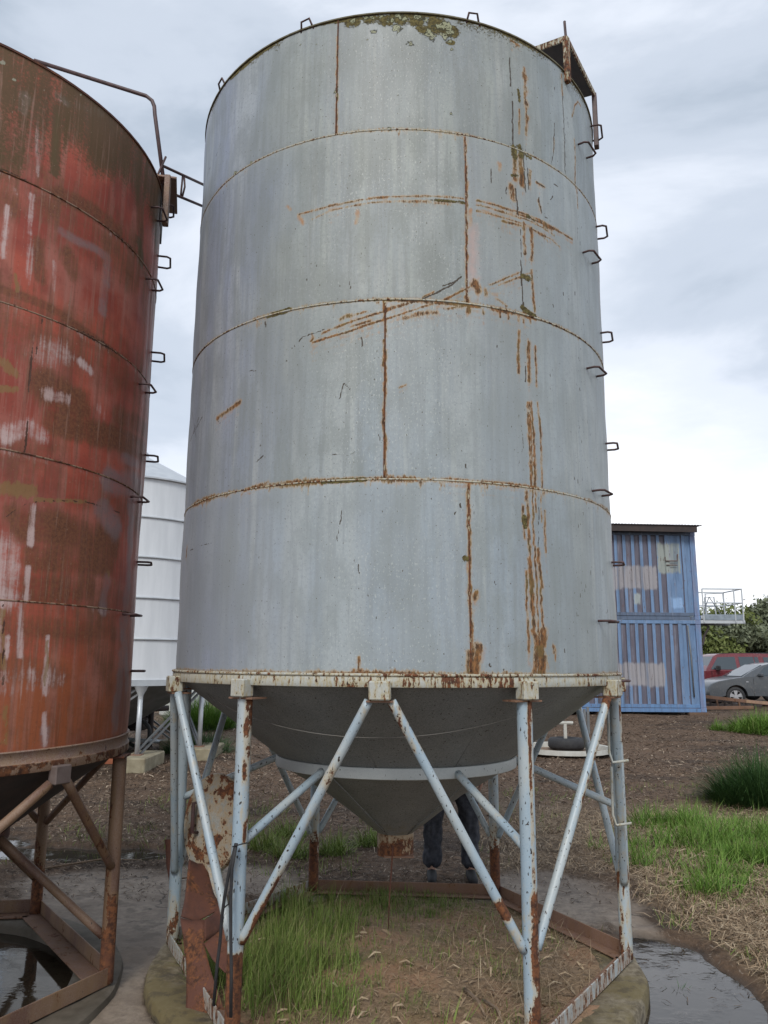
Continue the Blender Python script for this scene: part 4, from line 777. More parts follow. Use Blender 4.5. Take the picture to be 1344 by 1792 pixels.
for z in [4.60, 4.232, 3.579, 2.916, 2.264, 1.63]:
    mb = MB(); rung(mb, C1, R0, 2.38, z, .075, .075, .0065); mb.build('step_rung', MT['rung_r'], red, True)
for z in [4.40, 3.93, 3.27, 2.60, 1.94]:
    mb = MB(); rung(mb, C1, R0, 2.10, z, .075, .065, .0065); mb.build('step_rung', MT['rung_r'], red, True)
# hatch box and bent hand rail on top
hb = pol(C1, 104, R0+.03, 0)
mb = MB(); rot = Matrix.Rotation(R_(104), 3, 'Z')
mb.box((hb.x-.11, hb.y+.02, 4.73), (.42, .32, .014), rot, .002); mb.build('hatch_plate', MT['red_rim'], red)
for dx, dz, sz in ((.0, -.16, .34),):
    mb = MB(); p = pol(C1, 97, R0+.045, 4.56); mb.box(p, (.05, .035, .34), Matrix.Rotation(R_(97), 3, 'Z'), .003); mb.build('hatch_post', MT['red_rim'], red)
mb = MB(); p = pol(C1, 106, R0-.06, 4.58); mb.box(p, (.30, .12, .26), rot); mb.build('hatch_box', MT['dark_void'], red)
rp = pol(C1, 99, R0+.015, 0)
pts = [(rp.x, rp.y, 4.70), at(271, 200, rp.y), at(270, 186, rp.y), at(266, 176, rp.y), at(256, 168, rp.y), at(60, 106, rp.y-.1)]
mb = MB(); mb.tube(pts, .013, 8); mb.build('hand_rail', MT['rung_r'], red, True)
mb = MB(); mb.tube([(rp.x, rp.y, 4.90), (rp.x-.05, rp.y-.02, 4.72)], .007, 6); mb.build('rail_stay', MT['rung_r'], red)
ring_footing('ring_footing', C1, 1.10, 1.36, .034, -.22, 'round dark concrete footing ring with water inside under the red silo', 'dark_conc')
n = 48; NW = bpy.data.materials['standing_water']
tag(mobj('puddle', [(RX, RY, WATER+.01)]+[(RX+1.13*math.cos(2*math.pi*k/n), RY+1.13*math.sin(2*math.pi*k/n), WATER+.01) for k in range(n)], [(0, k+1, (k+1) % n+1) for k in range(n)], NW), kind='structure')
# tie frame between the two silos, near the top: two bars with a cross link
a0, a1, b0, b1 = at(282, 289, 4.75), at(362, 326, 5.25), at(278, 329, 4.75), at(362, 364, 5.25)
tie = thing('tie_frame', 'thin rusty tie bars spanning the gap between red and grey silo tops', 'tie bar', tuple(a0))
for p, q in ((a0, a1), (b0, b1)):
    mb = MB(); mb.tube([p, q], .010, 7); mb.build('bar', MT['dark_rod'], tie, True)
mb = MB(); p, q = a0.lerp(a1, .48), b0.lerp(b1, .46); mb.tube([p, p.lerp(q, .5)+Vector((.012, 0, 0)), q], .007, 6); mb.build('link', MT['dark_rod'], tie, True)
mb = MB(); p, q = a0.lerp(a1, .45), b0.lerp(b1, .43); mb.tube([p, q], .007, 6); mb.build('link', MT['dark_rod'], tie, True)

# ------------------------------------------------------------------ the white silo behind
C2 = (WX, WY); R2 = 1.42
whi = thing('grain_silo', 'pale galvanised silo with cone roof seen in the gap behind the red silo', 'silo', (WX, WY, .1))
zz = [1.36, 2.0, 2.64, 3.28, 3.92, 4.56]
for k in range(5):
    mb = MB(); z0, z1 = zz[k], zz[k+1]; mb.lathe([(R2, z0+.02)]+[(R2-.006*math.sin(math.pi*t), z0+.02+(z1-z0-.04)*t) for t in (.1, .3, .5, .7, .9)]+[(R2, z1-.02)], (WX, WY, 0), 96); mb.build('wall_band', MT['white_sheet'], whi, True)
    mb = MB(); mb.lathe([(R2-.002, z1-.022), (R2+.022, z1-.012), (R2+.026, z1), (R2+.022, z1+.012), (R2-.002, z1+.022)], (WX, WY, 0), 96); mb.build('band_joint', MT['galv'], whi, True)
mb = MB(); mb.lathe([(R2+.05, 4.55), (R2+.05, 4.575), (.25, 5.22), (.24, 5.3), (.001, 5.33)], (WX, WY, 0), 48); mb.build('cone_roof', MT['galv'], whi, 25)
mb = MB(); mb.lathe([(R2-.01, 1.385), (R2+.02, 1.383), (R2+.02, 1.29), (R2-.03, 1.29)], (WX, WY, 0), 96); mb.build('rim_band', MT['galv'], whi, 40)
mb = MB(); mb.lathe([(R2-.02, 1.295), (.25, .62), (.15, .58), (.15, .45)], (WX, WY, 0), 72); mb.build('hopper_cone', MT['galv_dark'], whi, 40)
for a in (32, 92, 152, 212, 272, 332):
    p = pol(C2, a, R2-.02, 0)
    mb = MB(); mb.tube([(p.x, p.y, 1.14), (p.x, p.y, .27)], .038, 10); mb.build('leg', MT['galv'], whi, True)
    mb = MB(); mb.lathe([(.11, 1.295), (.10, 1.27), (.04, 1.15), (.04, 1.10)], (p.x, p.y, 0), 14); mb.build('leg_head', MT['galv'], whi, 40)
    q = pol(C2, a+60, R2-.02, 0)
    mb = MB(); d = (Vector((q.x, q.y, 1.24))-Vector((p.x, p.y, .28))); L = d.length; d.normalize(); sd_ = d.cross(Vector((0, 0, 1))).normalized()
    for off in (-.03, .03): mb.box((Vector((p.x, p.y, .28))+Vector((q.x, q.y, 1.24)))/2+sd_.cross(d)*off*1.3, (L, .03, .03), Matrix((d, sd_, d.cross(sd_)*-1)).transposed())
    mb.build('brace', MT['galv_dark'], whi)
    mb = MB(); mb.box((p.x, p.y, .275), (.16, .16, .02)); mb.build('foot_plate', MT['rust_bar'], whi)
NF = plain('old_footing_concrete', (.30, .27, .19), (.20, .17, .11), .9, 0, 7, .01)
for i, a in enumerate((32, 92, 152, 212, 272, 332)):
    p = pol(C2, a, R2+.05, 0); mb = MB(); mb.box((p.x, p.y+.18, .10), (.42, 1.05, .34), Matrix.Rotation(R_(0), 3, 'Z'), .015)
    lb = 'concrete footing block under the '+['nearest right', 'far right', 'rear right', 'rear left', 'far left', 'nearest left'][i]+' leg of the pale silo'
    tag(mb.build('footing_block', NF, None, loc=(p.x, p.y, 0)), lb, 'footing', 'footings under the pale silo')
# white tank and bits of gear standing beyond it
mb = MB()
for k in range(9):
    pass
mb.lathe([(.001, .0), (.42, .03), (.55, .16), (.56, .62), (.50, .74), (.18, .84), (.17, .90), (.001, .91)], (-4.6, 18.6, .30), 28)
tag(mb.build('water_tank', plain('white_plastic', (.62, .62, .58), (.52, .52, .47), .5), None, 40, loc=(-4.6, 18.6, .3)), 'small pale plastic tank on the ground beyond the pale silo', 'tank')
gear = thing('auger_trolley', 'dark wheeled auger frame with pale struts under the pale silo', 'farm machine', (-5.0, 14.6, .15))
for p, q, r, m in (((-5.4, 14.2, .75), (-4.0, 15.0, .80), .05, 'dark_void'), ((-4.9, 14.3, .25), (-4.3, 14.5, .75), .03, 'galv'), ((-4.6, 14.3, .3), (-3.75, 14.6, .22), .035, 'galv'), ((-4.3, 14.3, .7), (-4.9, 14.6, 1.2), .03, 'galv_dark'), ((-4.2, 14.6, .15), (-4.2, 14.6, .85), .05, 'dark_void')):
    mb = MB(); mb.tube([p, q], r, 8); mb.build('strut', MT[m], gear, True)
mb = MB(); mb.box((-4.75, 14.7, .62), (.9, .5, .38), None, .03); mb.build('motor_box', MT['dark_void'], gear)
for x in (-5.1, -4.35):
    mb = MB(); k = [(.20, -.06), (.24, -.05), (.25, 0), (.24, .05), (.20, .06)]
    o_ = len(mb.v); nn = 20
    for (r, yy) in k:
        for i in range(nn): t = 2*math.pi*i/nn; mb.v.append((x+r*math.cos(t), 14.35+yy, .40+r*math.sin(t))); mb.r.append(0)
    for j in range(4):
        for i in range(nn): mb.f.append([o_+j*nn+i, o_+j*nn+(i+1) % nn, o_+(j+1)*nn+(i+1) % nn, o_+(j+1)*nn+i])
    mb.build('wheel', MT['black'], gear, True)
# ------------------------------------------------------------------ stacked containers
YF = 22.5; XR = 9.09; LC = 6.06
def cont_paint(name, a, b, patches, rough=.5):
    N = NT(name); v = N.coord('Object', rand=False); x = N.n('ShaderNodeSeparateXYZ', {0: v}).outputs
    n = N.noise(N.scale(v, (1, 1, .3)), 9, 6, .65); n2 = N.noise(v, 2.2, 4); n3 = N.noise(v, 40, 4, .7)
    c = N.mix(N.ss(n, .3, .7), a, b); c = N.mix(N.ss(n3, .55, .75, 0, .3), c, tuple(t*.45 for t in a))
    jz = N.math('MULTIPLY', N.math('SUBTRACT', N.noise(N.scale(v, (5, 5, .6)), 1.0, 4, .7), .5), .26); jx = N.math('MULTIPLY', N.math('SUBTRACT', N.noise(v, 7, 3), .5), .10)
    xx = N.math('ADD', x[0], jx); z2 = N.math('ADD', x[2], jz)
    for (x0, x1, z0, z1, col) in patches:
        m = N.math('MULTIPLY', N.math('MULTIPLY', N.ss(xx, x0-.02, x0+.03), N.ss(xx, x1+.03, x1-.02)), N.math('MULTIPLY', N.ss(z2, z0-.04, z0+.05), N.ss(z2, z1+.05, z1-.04)))
        c = N.mix(N.math('MULTIPLY', m, N.ss(n, .2, .5, .75, 1)), c, col)
    rv = N.noise(N.scale(v, (1, 1, .25)), 16, 6, .7); c = N.mix(N.ss(rv, .60, .68), c, (.11, .055, .038)); c = N.mix(N.ss(N.noise(N.scale(v, (6, 6, .35)), 1.0, 5, .65), .48, .66, 0, .6), c, tuple(t*.5 for t in a)); c = N.mix(N.ss(N.noise(N.scale(v, (9, 9, .8)), 1.0, 5, .65), .54, .7, 0, .5), c, (.27, .30, .38))
    N.bump(n3, .003, .4); return N.fin(c, rough)
PM = (.29, .28, .295); PG = (.27, .30, .28)
def container(label, z0, H, ribs_to, patches, low):
    t = thing('shipping_container', label, 'container', (XR-LC, YF, z0), 'stacked blue containers')
    blue = cont_paint('blue_container_paint' , (.12, .205, .35), (.155, .25, .41), patches); dull = cont_paint('dull_violet_container_paint', (.095, .095, .130), (.125, .115, .145), patches)
    edge = cont_paint('container_frame_paint', (.12, .235, .43) if low else (.10, .14, .21), (.10, .18, .33) if low else (.08, .11, .17), [])
    post = cont_paint('container_post_paint', (.15, .26, .45), (.17, .19, .30), [])
    x0 = XR-LC
    def bx(nm, a, b, m, bev=.006):
        mb = MB(); mb.box([(p+q)/2 for p, q in zip(a, b)], [abs(q-p) for p, q in zip(a, b)], None, bev); return mb.build(nm, m, t)
    D = 2.44; zb = z0+.21; zt = z0+H-.10
    # corrugated long side: outward faces blue, recessed and sloping faces darker dull violet
    xs = []; x = ribs_to; prof = []
    while x > x0+.2: prof.append(x); x -= .247
    pts = []; mi = []
    cur = ribs_to+.0
    ply = [(XR-.16, .05, None)]
    def seq():
        yield (XR-.16, .05)
    P = [(XR-.155, .05)]; K = []
    def to(x, y, k): P.append((x, y)); K.append(k)
    # wide plain panel next to the corner with one rib
    to(XR-.29, .05, 0); to(XR-.31, .012, 1); to(XR-.40, .012, 0); to(XR-.42, .05, 1)
    to(ribs_to+.10, .05, 0)
    x = ribs_to
    to(x+.085, .012, 1)
    while x > x0+.3:
        to(x-.02, .012, 0); to(x-.04, .05, 1); to(x-.162, .05, 1); to(x-.18, .012, 1); x -= .247; to(x+.045, .012, 0)
    to(x0+.155, .012, 0)
    vs = []; fs = []; mis = []
    zz_ = np.linspace(zb, zt, 8)
    for (a, b) in P:
        for z in zz_: vs.append((a, YF+b+.006*math.sin(z*3+a*2), z))
    nz = len(zz_)
    for i in range(len(P)-1):
        for j in range(nz-1): fs.append([i*nz+j, (i+1)*nz+j, (i+1)*nz+j+1, i*nz+j+1]); mis.append(K[i])
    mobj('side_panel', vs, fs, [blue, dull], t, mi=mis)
    bx('rear_panel', (x0+.1, YF+D-.06, zb), (XR-.1, YF+D-.03, zt), blue)
    bx('roof_panel', (x0+.02, YF+.03, zt+.03), (XR-.02, YF+D-.03, zt+.07), edge)
    bx('floor', (x0+.05, YF+.06, z0+.15), (XR-.05, YF+D-.06, z0+.20), edge)
    bx('top_rail', (x0+.16, YF+.004, zt), (XR-.16, YF+.07, zt+.099), blue if low else edge)
    bx('bottom_rail', (x0+.16, YF+.002, z0+.0), (XR-.16, YF+.07, z0+.105), edge)
    bx('bottom_rail', (x0+.16, YF+.014, z0+.118), (XR-.16, YF+.07, z0+.215), edge)
    for xx in (x0+.002, XR-.152):
        for yy in (YF-.0, YF+D-.15): bx('corner_post', (xx, yy, z0+.12), (xx+.15, yy+.15, z0+H-.12), post)
        for yy in (YF-.006, YF+D-.16):
            for z in (z0, z0+H-.118): bx('corner_casting', (xx-.004, yy, z), (xx+.158, yy+.166, z+.118), post, .012)
    for k in range(2):
        d = bx('end_door', (XR-.05, YF+.16+k*1.06, zb), (XR-.012, YF+1.21+k*1.06, zt), blue)
        for yy in (.3, .8):
            mb = MB(); y = YF+.16+k*1.06+yy; mb.tube([(XR+.012, y, zb+.05), (XR+.012, y, zt-.05)], .017, 8); o = mb.build('lock_rod', MT['galv_dark'], t); 
    bx('end_panel', (x0+.012, YF+.16, zb), (x0+.05, YF+D-.16, zt), blue)
    return t
XO, ZO = XR-LC, 0.0
def rel(x0, x1, z0, z1, zbase, c): return (x0-(XR-LC), x1-(XR-LC), z0-zbase, z1-zbase, c)
Z1_ = .335; HC = 2.56; Z2_ = Z1_+HC+.004
cl = container('lower blue container on timber blocks, with one wide pale repainted patch', Z1_, HC, 8.46, [rel(6.2, 7.98, 1.03, 1.68, Z1_, PM)], True)
cu = container('upper blue container under the tin roof, with a greenish patch and vent marks', Z2_, HC, 8.22, [rel(6.2, 7.92, 3.78, 4.45, Z2_, PM), rel(7.96, 8.62, 4.25, 5.12, Z2_, PG), rel(7.22, 7.42, 3.32, 3.62, Z2_, (.30, .34, .34)), rel(8.28, 8.62, 3.25, 3.55, Z2_, (.24, .38, .60))], False)
mb = MB(); mb.tube([(8.18, YF+.0, 4.72), (8.18, YF-.02, 4.60), (8.52, YF-.02, 4.60), (8.55, YF+.0, 4.80)], .014, 6); mb.tube([(8.2, YF-.02, 4.48), (8.52, YF-.02, 4.48)], .012, 6); mb.build('vent_bracket', MT['rust_sheet'], cu, True)
mb = MB(); mb.tube([(8.70, YF-.02, 2.75), (8.74, YF-.03, 1.9), (8.76, YF-.02, .75)], .022, 8); mb.build('lock_rod', MT['galv_dark'], cl, True)
tim = plain('weathered_timber', (.16, .10, .065), (.09, .06, .045), .9, 0, 12, .004, (1, 6, 6))
for i, (x, lb) in enumerate(((8.85, 'timber block under the right corner of the lower blue container'), (6.3, 'timber block under the middle of the lower blue container'), (3.3, 'timber block under the hidden left end of the lower blue container'))):
    mb = MB(); mb.box((x, YF+.1, .255), (.55, .35, .16), Matrix.Rotation(.06*i, 3, 'Z'), .01); tag(mb.build('timber_block', tim, None, loc=(x, YF+.1, .17)), lb, 'timber block', 'blocks under the container')
# tin roof
tr = thing('tin_roof', 'dark corrugated tin roof sheet propped above the upper blue container', 'roof', (6, YF, Z2_+HC))
zr = 5.66
vs = []; fs = []; m = 160; xs = np.linspace(2.6, 9.19, m)
for i, x in enumerate(xs):
    for y in (YF-.35, YF+2.7): vs.append((x, y, zr+.012*math.sin(x*2*math.pi/.076)+(-.012*(x-6))+.04*(y-YF)))
for i in range(m-1): fs.append([2*i, 2*i+2, 2*i+3, 2*i+1])
o = mobj('roof_sheet', vs, fs, plain('dull_tin_sheet', (.17, .15, .17), (.11, .095, .10), .55, .3, 5), tr, True)
o.modifiers.new('thick', 'SOLIDIFY').thickness = .004
for (a, b) in (((2.7, YF-.30, zr-.22), (9.05, YF-.24, zr-.03)), ((2.7, YF+.05, zr-.30), (8.15, YF+.12, zr-.03)), ((2.7, YF+2.3, zr-.15), (8.9, YF+2.4, zr-.03))):
    mb = MB(); mb.box([(p+q)/2 for p, q in zip(a, b)], [q-p for p, q in zip(a, b)], Matrix.Rotation(R_(.6), 3, 'Y')); mb.build('roof_beam', MT['dark_void'], tr)
for x in (3.2, 8.86):
    for y in (YF+.12, YF+2.3): mb = MB(); mb.box((x, y, (Z2_+HC+zr)/2-.02), (.05, .05, zr-.03-Z2_-HC)); mb.build('roof_post', MT['rust_bar'], tr)
# access platform beside the containers
pf = thing('access_platform', 'grey steel access platform with tube railings hung beside the stacked containers', 'platform', (9.2, 22.6, Z2_))
YP = 22.6
mb = MB(); mb.box((9.72, YP+.55, 2.99), (1.20, 1.25, .10), None, .005); mb.build('deck', MT['galv'], pf)
mb = MB(); mb.box((9.35, YP-.06, 2.86), (2.05, .06, .10), None, .005); mb.build('support_beam', MT['galv'], pf)
mb = MB(); mb.box((9.75, YP-.09, 2.99), (1.16, .03, .16), None, .004); mb.build('kick_plate', plain('grey_blue_kick_plate', (.26, .31, .36), None, .5), pf)
mb = MB(); mb.box((9.5, YP+1.1, 2.86), (1.9, .06, .10)); mb.build('support_beam', MT['galv_dark'], pf)
for x, y in ((9.19, YP-.1), (10.33, YP-.1), (10.33, YP+1.12), (9.3, YP+1.12), (10.1, YP-.1)):
    mb = MB(); mb.tube([(x, y, 2.84), (x, y, 3.80)], .020, 8); mb.build('post', MT['galv'], pf)
for z in (3.80, 3.40):
    for p, q in (((9.19, YP-.1, z), (10.35, YP-.1, z)), ((10.33, YP-.1, z), (10.33, YP+1.12, z)), ((9.3, YP+1.12, z), (10.33, YP+1.12, z))):
        mb = MB(); mb.tube([p, q], .018, 8); mb.build('rail', MT['galv'], pf)
for x0_, x1_, y, z1 in ((9.50, 10.02, YP+.45, 3.70), (9.62, 9.90, YP+.8, 3.62)):
    mb = MB(); mb.tube([(x0_, y, 3.04), (x0_, y, z1), (x1_, y, z1+.02), (x1_+.03, y, 3.04)], .020, 8); mb.tube([(x0_, y, 3.35), (x1_, y, 3.36)], .014, 7); mb.build('gate_frame', MT['galv'], pf)
mb = MB(); mb.tube([(9.3, YP+.3, 3.04), (9.55, YP+.3, 3.6), (9.9, YP+.4, 3.1)], .016, 7); mb.build('gate_stay', MT['galv_dark'], pf)
mb = MB(); mb.tube([(9.15, YP-.0, 2.84), (9.38, YP+.05, 2.72), (9.22, YP+.05, 2.45), (9.14, YP, 2.2)], .035, 8); mb.build('bracket', MT['dark_void'], pf)

# ------------------------------------------------------------------ vehicles
GL = NT('car_window_glass'); GL.fin((.035, .05, .06), .04, 0, .9); GLASS = GL.m
def paintmat(n, c, rough=.28, metal=.2):
    N = NT(n); v = N.coord(); k = N.noise(v, 3, 4); d = N.noise(N.scale(v, (1, 1, .5)), 20, 4)
    N.set(N.b.inputs['Coat Weight'], .4); return N.fin(N.mix(N.ss(d, .5, .75, 0, .25), N.mix(N.ss(k, .3, .7), c, tuple(t*.85 for t in c)), (.25, .22, .19)), rough, metal)
ALLOY = plain('alloy_rim', (.55, .55, .56), (.45, .45, .46), .35, .7); LAMP = plain('lamp_glass', (.62, .65, .68), (.35, .37, .4), .12, .1, 20); BLK = plain('black_trim', (.02, .02, .022), None, .5)
def vehicle(t, X, Y, Zg, body, cabin, W, wheels, wr, pm, windows, belt):
    """side profile with wheel arches, extruded with softened sides; nose towards -x"""
    def shell(nm, poly, halfw, inset):
        n = len(poly); cx = sum(p[0] for p in poly)/n; cz = sum(p[1] for p in poly)/n; vs = []
        lay = [(-1, 1-inset), (-.975, 1-inset*.45), (-.9, 1), (.9, 1), (.975, 1-inset*.45), (1, 1-inset)]
        for w_, s_ in lay:
            for (a, b) in poly: vs.append((X+cx+(a-cx)*(1-(1-s_)*.6), Y+w_*halfw(b), Zg+cz+(b-cz)*s_))
        fs = [list(range(n)), list(range((len(lay)-1)*n, len(lay)*n))]
        for k in range(len(lay)-1):
            for i in range(n): fs.append([k*n+i, k*n+(i+1) % n, (k+1)*n+(i+1) % n, (k+1)*n+i])
        mb = MB(); mb.add(vs, fs); return mb.build(nm, pm, t, 35)
    arch = []
    poly = list(body)
    xs = sorted(wheels, reverse=True)
    zlow = .24
    low = [(poly[-1][0], zlow)]
    for wx in xs:
        for k in range(11): a = math.pi*k/10; low.append((wx+(wr+.06)*math.cos(a), wr+.02+(wr+.05)*math.sin(a)))
    low.append((poly[0][0]+.06, zlow)); poly += low
    shell('body', poly, lambda z: W/2-.05*abs(z-.6), .03)
    cb = lambda z: W/2-.06-.17*max(0, z-belt)/.5
    shell('cabin', cabin, cb, .02)
    for nm, pl in windows:
        for sg in (-1, 1):
            n = len(pl); vs = [(X+a, Y+sg*(cb(b)-.004+.012), Zg+b) for a, b in pl]+[(X+a, Y+sg*(cb(b)-.03), Zg+b) for a, b in pl]
            mb = MB(); mb.add(vs, [list(range(n)), list(range(n, 2*n))]+[[i, (i+1) % n, n+(i+1) % n, n+i] for i in range(n)]); mb.build(nm, GLASS, t)
    for wx in wheels:
        for sg in (-1, 1):
            yc = Y+sg*(W/2-.12)
            mb = MB(); nn = 28; prof = [(wr*.66, .105), (wr*.72, .112), (wr*.95, .10), (wr, .07), (wr, -.07), (wr*.95, -.10), (wr*.66, -.10)]
            for (r, yy) in prof:
                for k in range(nn): a = 2*math.pi*k/nn; mb.v.append((X+wx+r*math.cos(a), yc+sg*yy, Zg+wr+r*math.sin(a))); mb.r.append(0)
            for j in range(len(prof)-1):
                for k in range(nn): mb.f.append([j*nn+k, j*nn+(k+1) % nn, (j+1)*nn+(k+1) % nn, (j+1)*nn+k])
            tyre = mb.build('wheel', MT['black'], t, True)
            mb = MB()
            for s in range(5):
                a = 2*math.pi*s/5+.3; rot = Matrix.Rotation(-a, 3, 'Y')
                c = Vector((X+wx, yc+sg*.085, Zg+wr))
                mb.add([c+rot @ Vector(p) for p in ((.03, 0, -.035), (wr*.66, 0, -.07), (wr*.66, 0, .07), (.03, 0, .035), (.03, -sg*.02, -.035), (wr*.66, -sg*.02, -.07), (wr*.66, -sg*.02, .07), (.03, -sg*.02, .035))], [(0, 1, 2, 3), (7, 6, 5, 4), (0, 4, 5, 1), (2, 6, 7, 3), (1, 5, 6, 2), (0, 3, 7, 4)])
            for r0_, r1_ in ((wr*.60, wr*.68), (0, .06)):
                o_ = len(mb.v); nn = 24
                for r in (r0_, r1_):
                    for k in range(nn): a = 2*math.pi*k/nn; mb.v.append((X+wx+r*math.cos(a), yc+sg*.092, Zg+wr+r*math.sin(a))); mb.r.append(0)
                for k in range(nn): mb.f.append([o_+k, o_+(k+1) % nn, o_+nn+(k+1) % nn, o_+nn+k])
            o = mb.build('rim', ALLOY, t); 
            mw = o.matrix_world; o.parent = tyre; ORG[o.name] = ORG[t.name]
            mb = MB(); c = (X+wx, yc-sg*.02, Zg+wr); mb.lathe([(.001, 0), (wr*.7, 0)], (0, 0, 0), 16); mb.v = [(c[0]+a, c[1]+z, c[2]+b) for a, b, z in mb.v]; o = mb.build('brake_disc', BLK, t); o.parent = tyre
def quadglass(t, nm, pts):
    a = [Vector(p) for p in pts]; nrm = (a[1]-a[0]).cross(a[2]-a[0]).normalized()
    if nrm.z < 0: nrm = -nrm
    mb = MB(); mb.add([p+nrm*.008 for p in a]+[p-nrm*.02 for p in a], [(0, 1, 2, 3), (7, 6, 5, 4), (0, 4, 5, 1), (1, 5, 6, 2), (2, 6, 7, 3), (3, 7, 4, 0)]); return mb.build(nm, GLASS, t)
def ground1(x, y): return float(ground_z(np.array([x]), np.array([y]))[0])
# grey sedan
X, Y = 11.02, 27.9; Zg = .26
car = thing('parked_car', 'dark silver sedan parked nose towards the containers, in front of the red wagon', 'car', (X+2, Y, Zg))
pm = paintmat('silver_grey_car_paint', (.085, .095, .105), .3, .35)
body = [(0.0, .30), (-.02, .48), (.02, .62), (.12, .74), (.35, .83), (.8, .92), (1.22, .985), (2.4, 1.0), (3.6, 1.03), (4.2, 1.05), (4.52, 1.0), (4.60, .8), (4.60, .42), (4.52, .28)]
cabin = [(1.16, .95), (1.55, 1.17), (1.98, 1.37), (2.35, 1.455), (2.8, 1.475), (3.3, 1.42), (3.8, 1.22), (4.15, 1.04), (4.1, .95)]
vehicle(car, X, Y, Zg, body, cabin, 1.79, (.93, 3.62), .325, pm, [('front_window', [(1.72, 1.03), (2.02, 1.30), (2.36, 1.41), (2.62, 1.42), (2.60, 1.03)]), ('rear_window', [(2.70, 1.03), (2.72, 1.42), (3.1, 1.41), (3.55, 1.26), (3.72, 1.08)])], .98)
yw = .60
quadglass(car, 'windscreen', [(X+1.22, Y-.70, Zg+1.0), (X+1.22, Y+.70, Zg+1.0), (X+1.98, Y+.60, Zg+1.385), (X+1.98, Y-.60, Zg+1.385)])
quadglass(car, 'rear_screen', [(X+3.5, Y-.58, Zg+1.36), (X+3.5, Y+.58, Zg+1.36), (X+4.05, Y+.66, Zg+1.10), (X+4.05, Y-.66, Zg+1.10)])
for sg in (-1, 1):
    mb = MB(); mb.box((X+1.80, Y+sg*.93, Zg+1.05), (.14, .18, .13), None, .035); mb.build('mirror', pm, car)
    mb = MB(); mb.add([(X+.02, Y+sg*.55, Zg+.62), (X+.30, Y+sg*.872, Zg+.66), (X+.52, Y+sg*.888, Zg+.78), (X+.20, Y+sg*.60, Zg+.765), (X+.1, Y+sg*.5, Zg+.62), (X+.4, Y+sg*.8, Zg+.66), (X+.55, Y+sg*.8, Zg+.76), (X+.3, Y+sg*.55, Zg+.74)], [(0, 1, 2, 3), (7, 6, 5, 4), (0, 4, 5, 1), (1, 5, 6, 2), (2, 6, 7, 3), (3, 7, 4, 0)]); mb.build('headlight', LAMP, car)
    mb = MB(); mb.box((X+.06, Y+sg*.70, Zg+.40), (.10, .14, .09), None, .02); mb.build('fog_lamp', LAMP, car)
    mb = MB(); mb.box((X+2.45, Y+sg*.893, Zg+.90), (.16, .03, .028), None, .008); mb.build('door_handle', pm, car)
    mb = MB(); mb.box((X+1.55, Y+sg*.882, Zg+.62), (.012, .012, .62)); mb.box((X+2.64, Y+sg*.882, Zg+.62), (.012, .012, .62)); mb.build('door_gap', BLK, car)
    mb = MB(); mb.box((X+1.34, Y+sg*.89, Zg+.82), (.07, .012, .03)); mb.build('side_lamp', LAMP, car)
mb = MB(); mb.box((X-.015, Y, Zg+.58), (.05, .74, .15), None, .02); mb.build('grille', BLK, car)
mb = MB(); mb.box((X-.03, Y, Zg+.60), (.03, .70, .025), None, .008); mb.build('grille_bar', ALLOY, car)
mb = MB(); mb.box((X+.0, Y, Zg+.36), (.06, 1.0, .14), None, .02); mb.build('air_intake', BLK, car)
# red wagon
X, Y = 10.95, 31.0; Zg = .26
wag = thing('parked_car', 'dark red boxy four wheel drive wagon parked behind the silver sedan', 'car', (X+2, Y, Zg))
pm = paintmat('dark_red_car_paint', (.155, .022, .030), .3, .1)
body = [(0, .45), (-.02, .75), (.05, 1.0), (.18, 1.09), (1.35, 1.16), (4.5, 1.16), (4.62, 1.1), (4.66, .6), (4.6, .42)]
cabin = [(1.28, 1.12), (1.70, 1.70), (1.86, 1.78), (2.6, 1.82), (4.2, 1.80), (4.45, 1.73), (4.62, 1.12)]
vehicle(wag, X, Y, Zg, body, cabin, 1.84, (.95, 3.75), .37, pm, [('front_window', [(1.50, 1.20), (1.84, 1.66), (2.50, 1.68), (2.50, 1.20)]), ('rear_window', [(2.64, 1.20), (2.64, 1.68), (3.20, 1.68), (3.20, 1.20)]), ('vent_window', [(3.235, 1.20), (3.235, 1.68), (3.38, 1.68), (3.42, 1.20)]), ('quarter_window', [(3.58, 1.22), (3.58, 1.67), (4.28, 1.66), (4.40, 1.22)])], 1.14)
quadglass(wag, 'windscreen', [(X+1.35, Y-.76, Zg+1.20), (X+1.35, Y+.76, Zg+1.20), (X+1.69, Y+.66, Zg+1.68), (X+1.69, Y-.66, Zg+1.68)])
for sg in (-1, 1):
    mb = MB(); mb.box((X+1.72, Y+sg*1.0, Zg+1.25), (.12, .22, .19), None, .03); mb.build('mirror', BLK, wag)
    mb = MB(); mb.box((X+2.42, Y+sg*.925, Zg+1.02), (.17, .03, .045), None, .01); mb.build('door_handle', ALLOY, wag)
    mb = MB(); mb.box((X+2.57, Y+sg*.905, Zg+.8), (.014, .012, .68)); mb.box((X+1.5, Y+sg*.905, Zg+.8), (.014, .012, .68)); mb.build('door_gap', BLK, wag)
    mb = MB(); mb.box((X+.04, Y+sg*.66, Zg+.92), (.10, .36, .16), None, .02); mb.build('headlight', LAMP, wag)
    mb = MB(); mb.tube([(X+1.95, Y+sg*.62, Zg+1.80), (X+4.3, Y+sg*.62, Zg+1.84)], .014, 6); mb.build('roof_rail', BLK, wag)
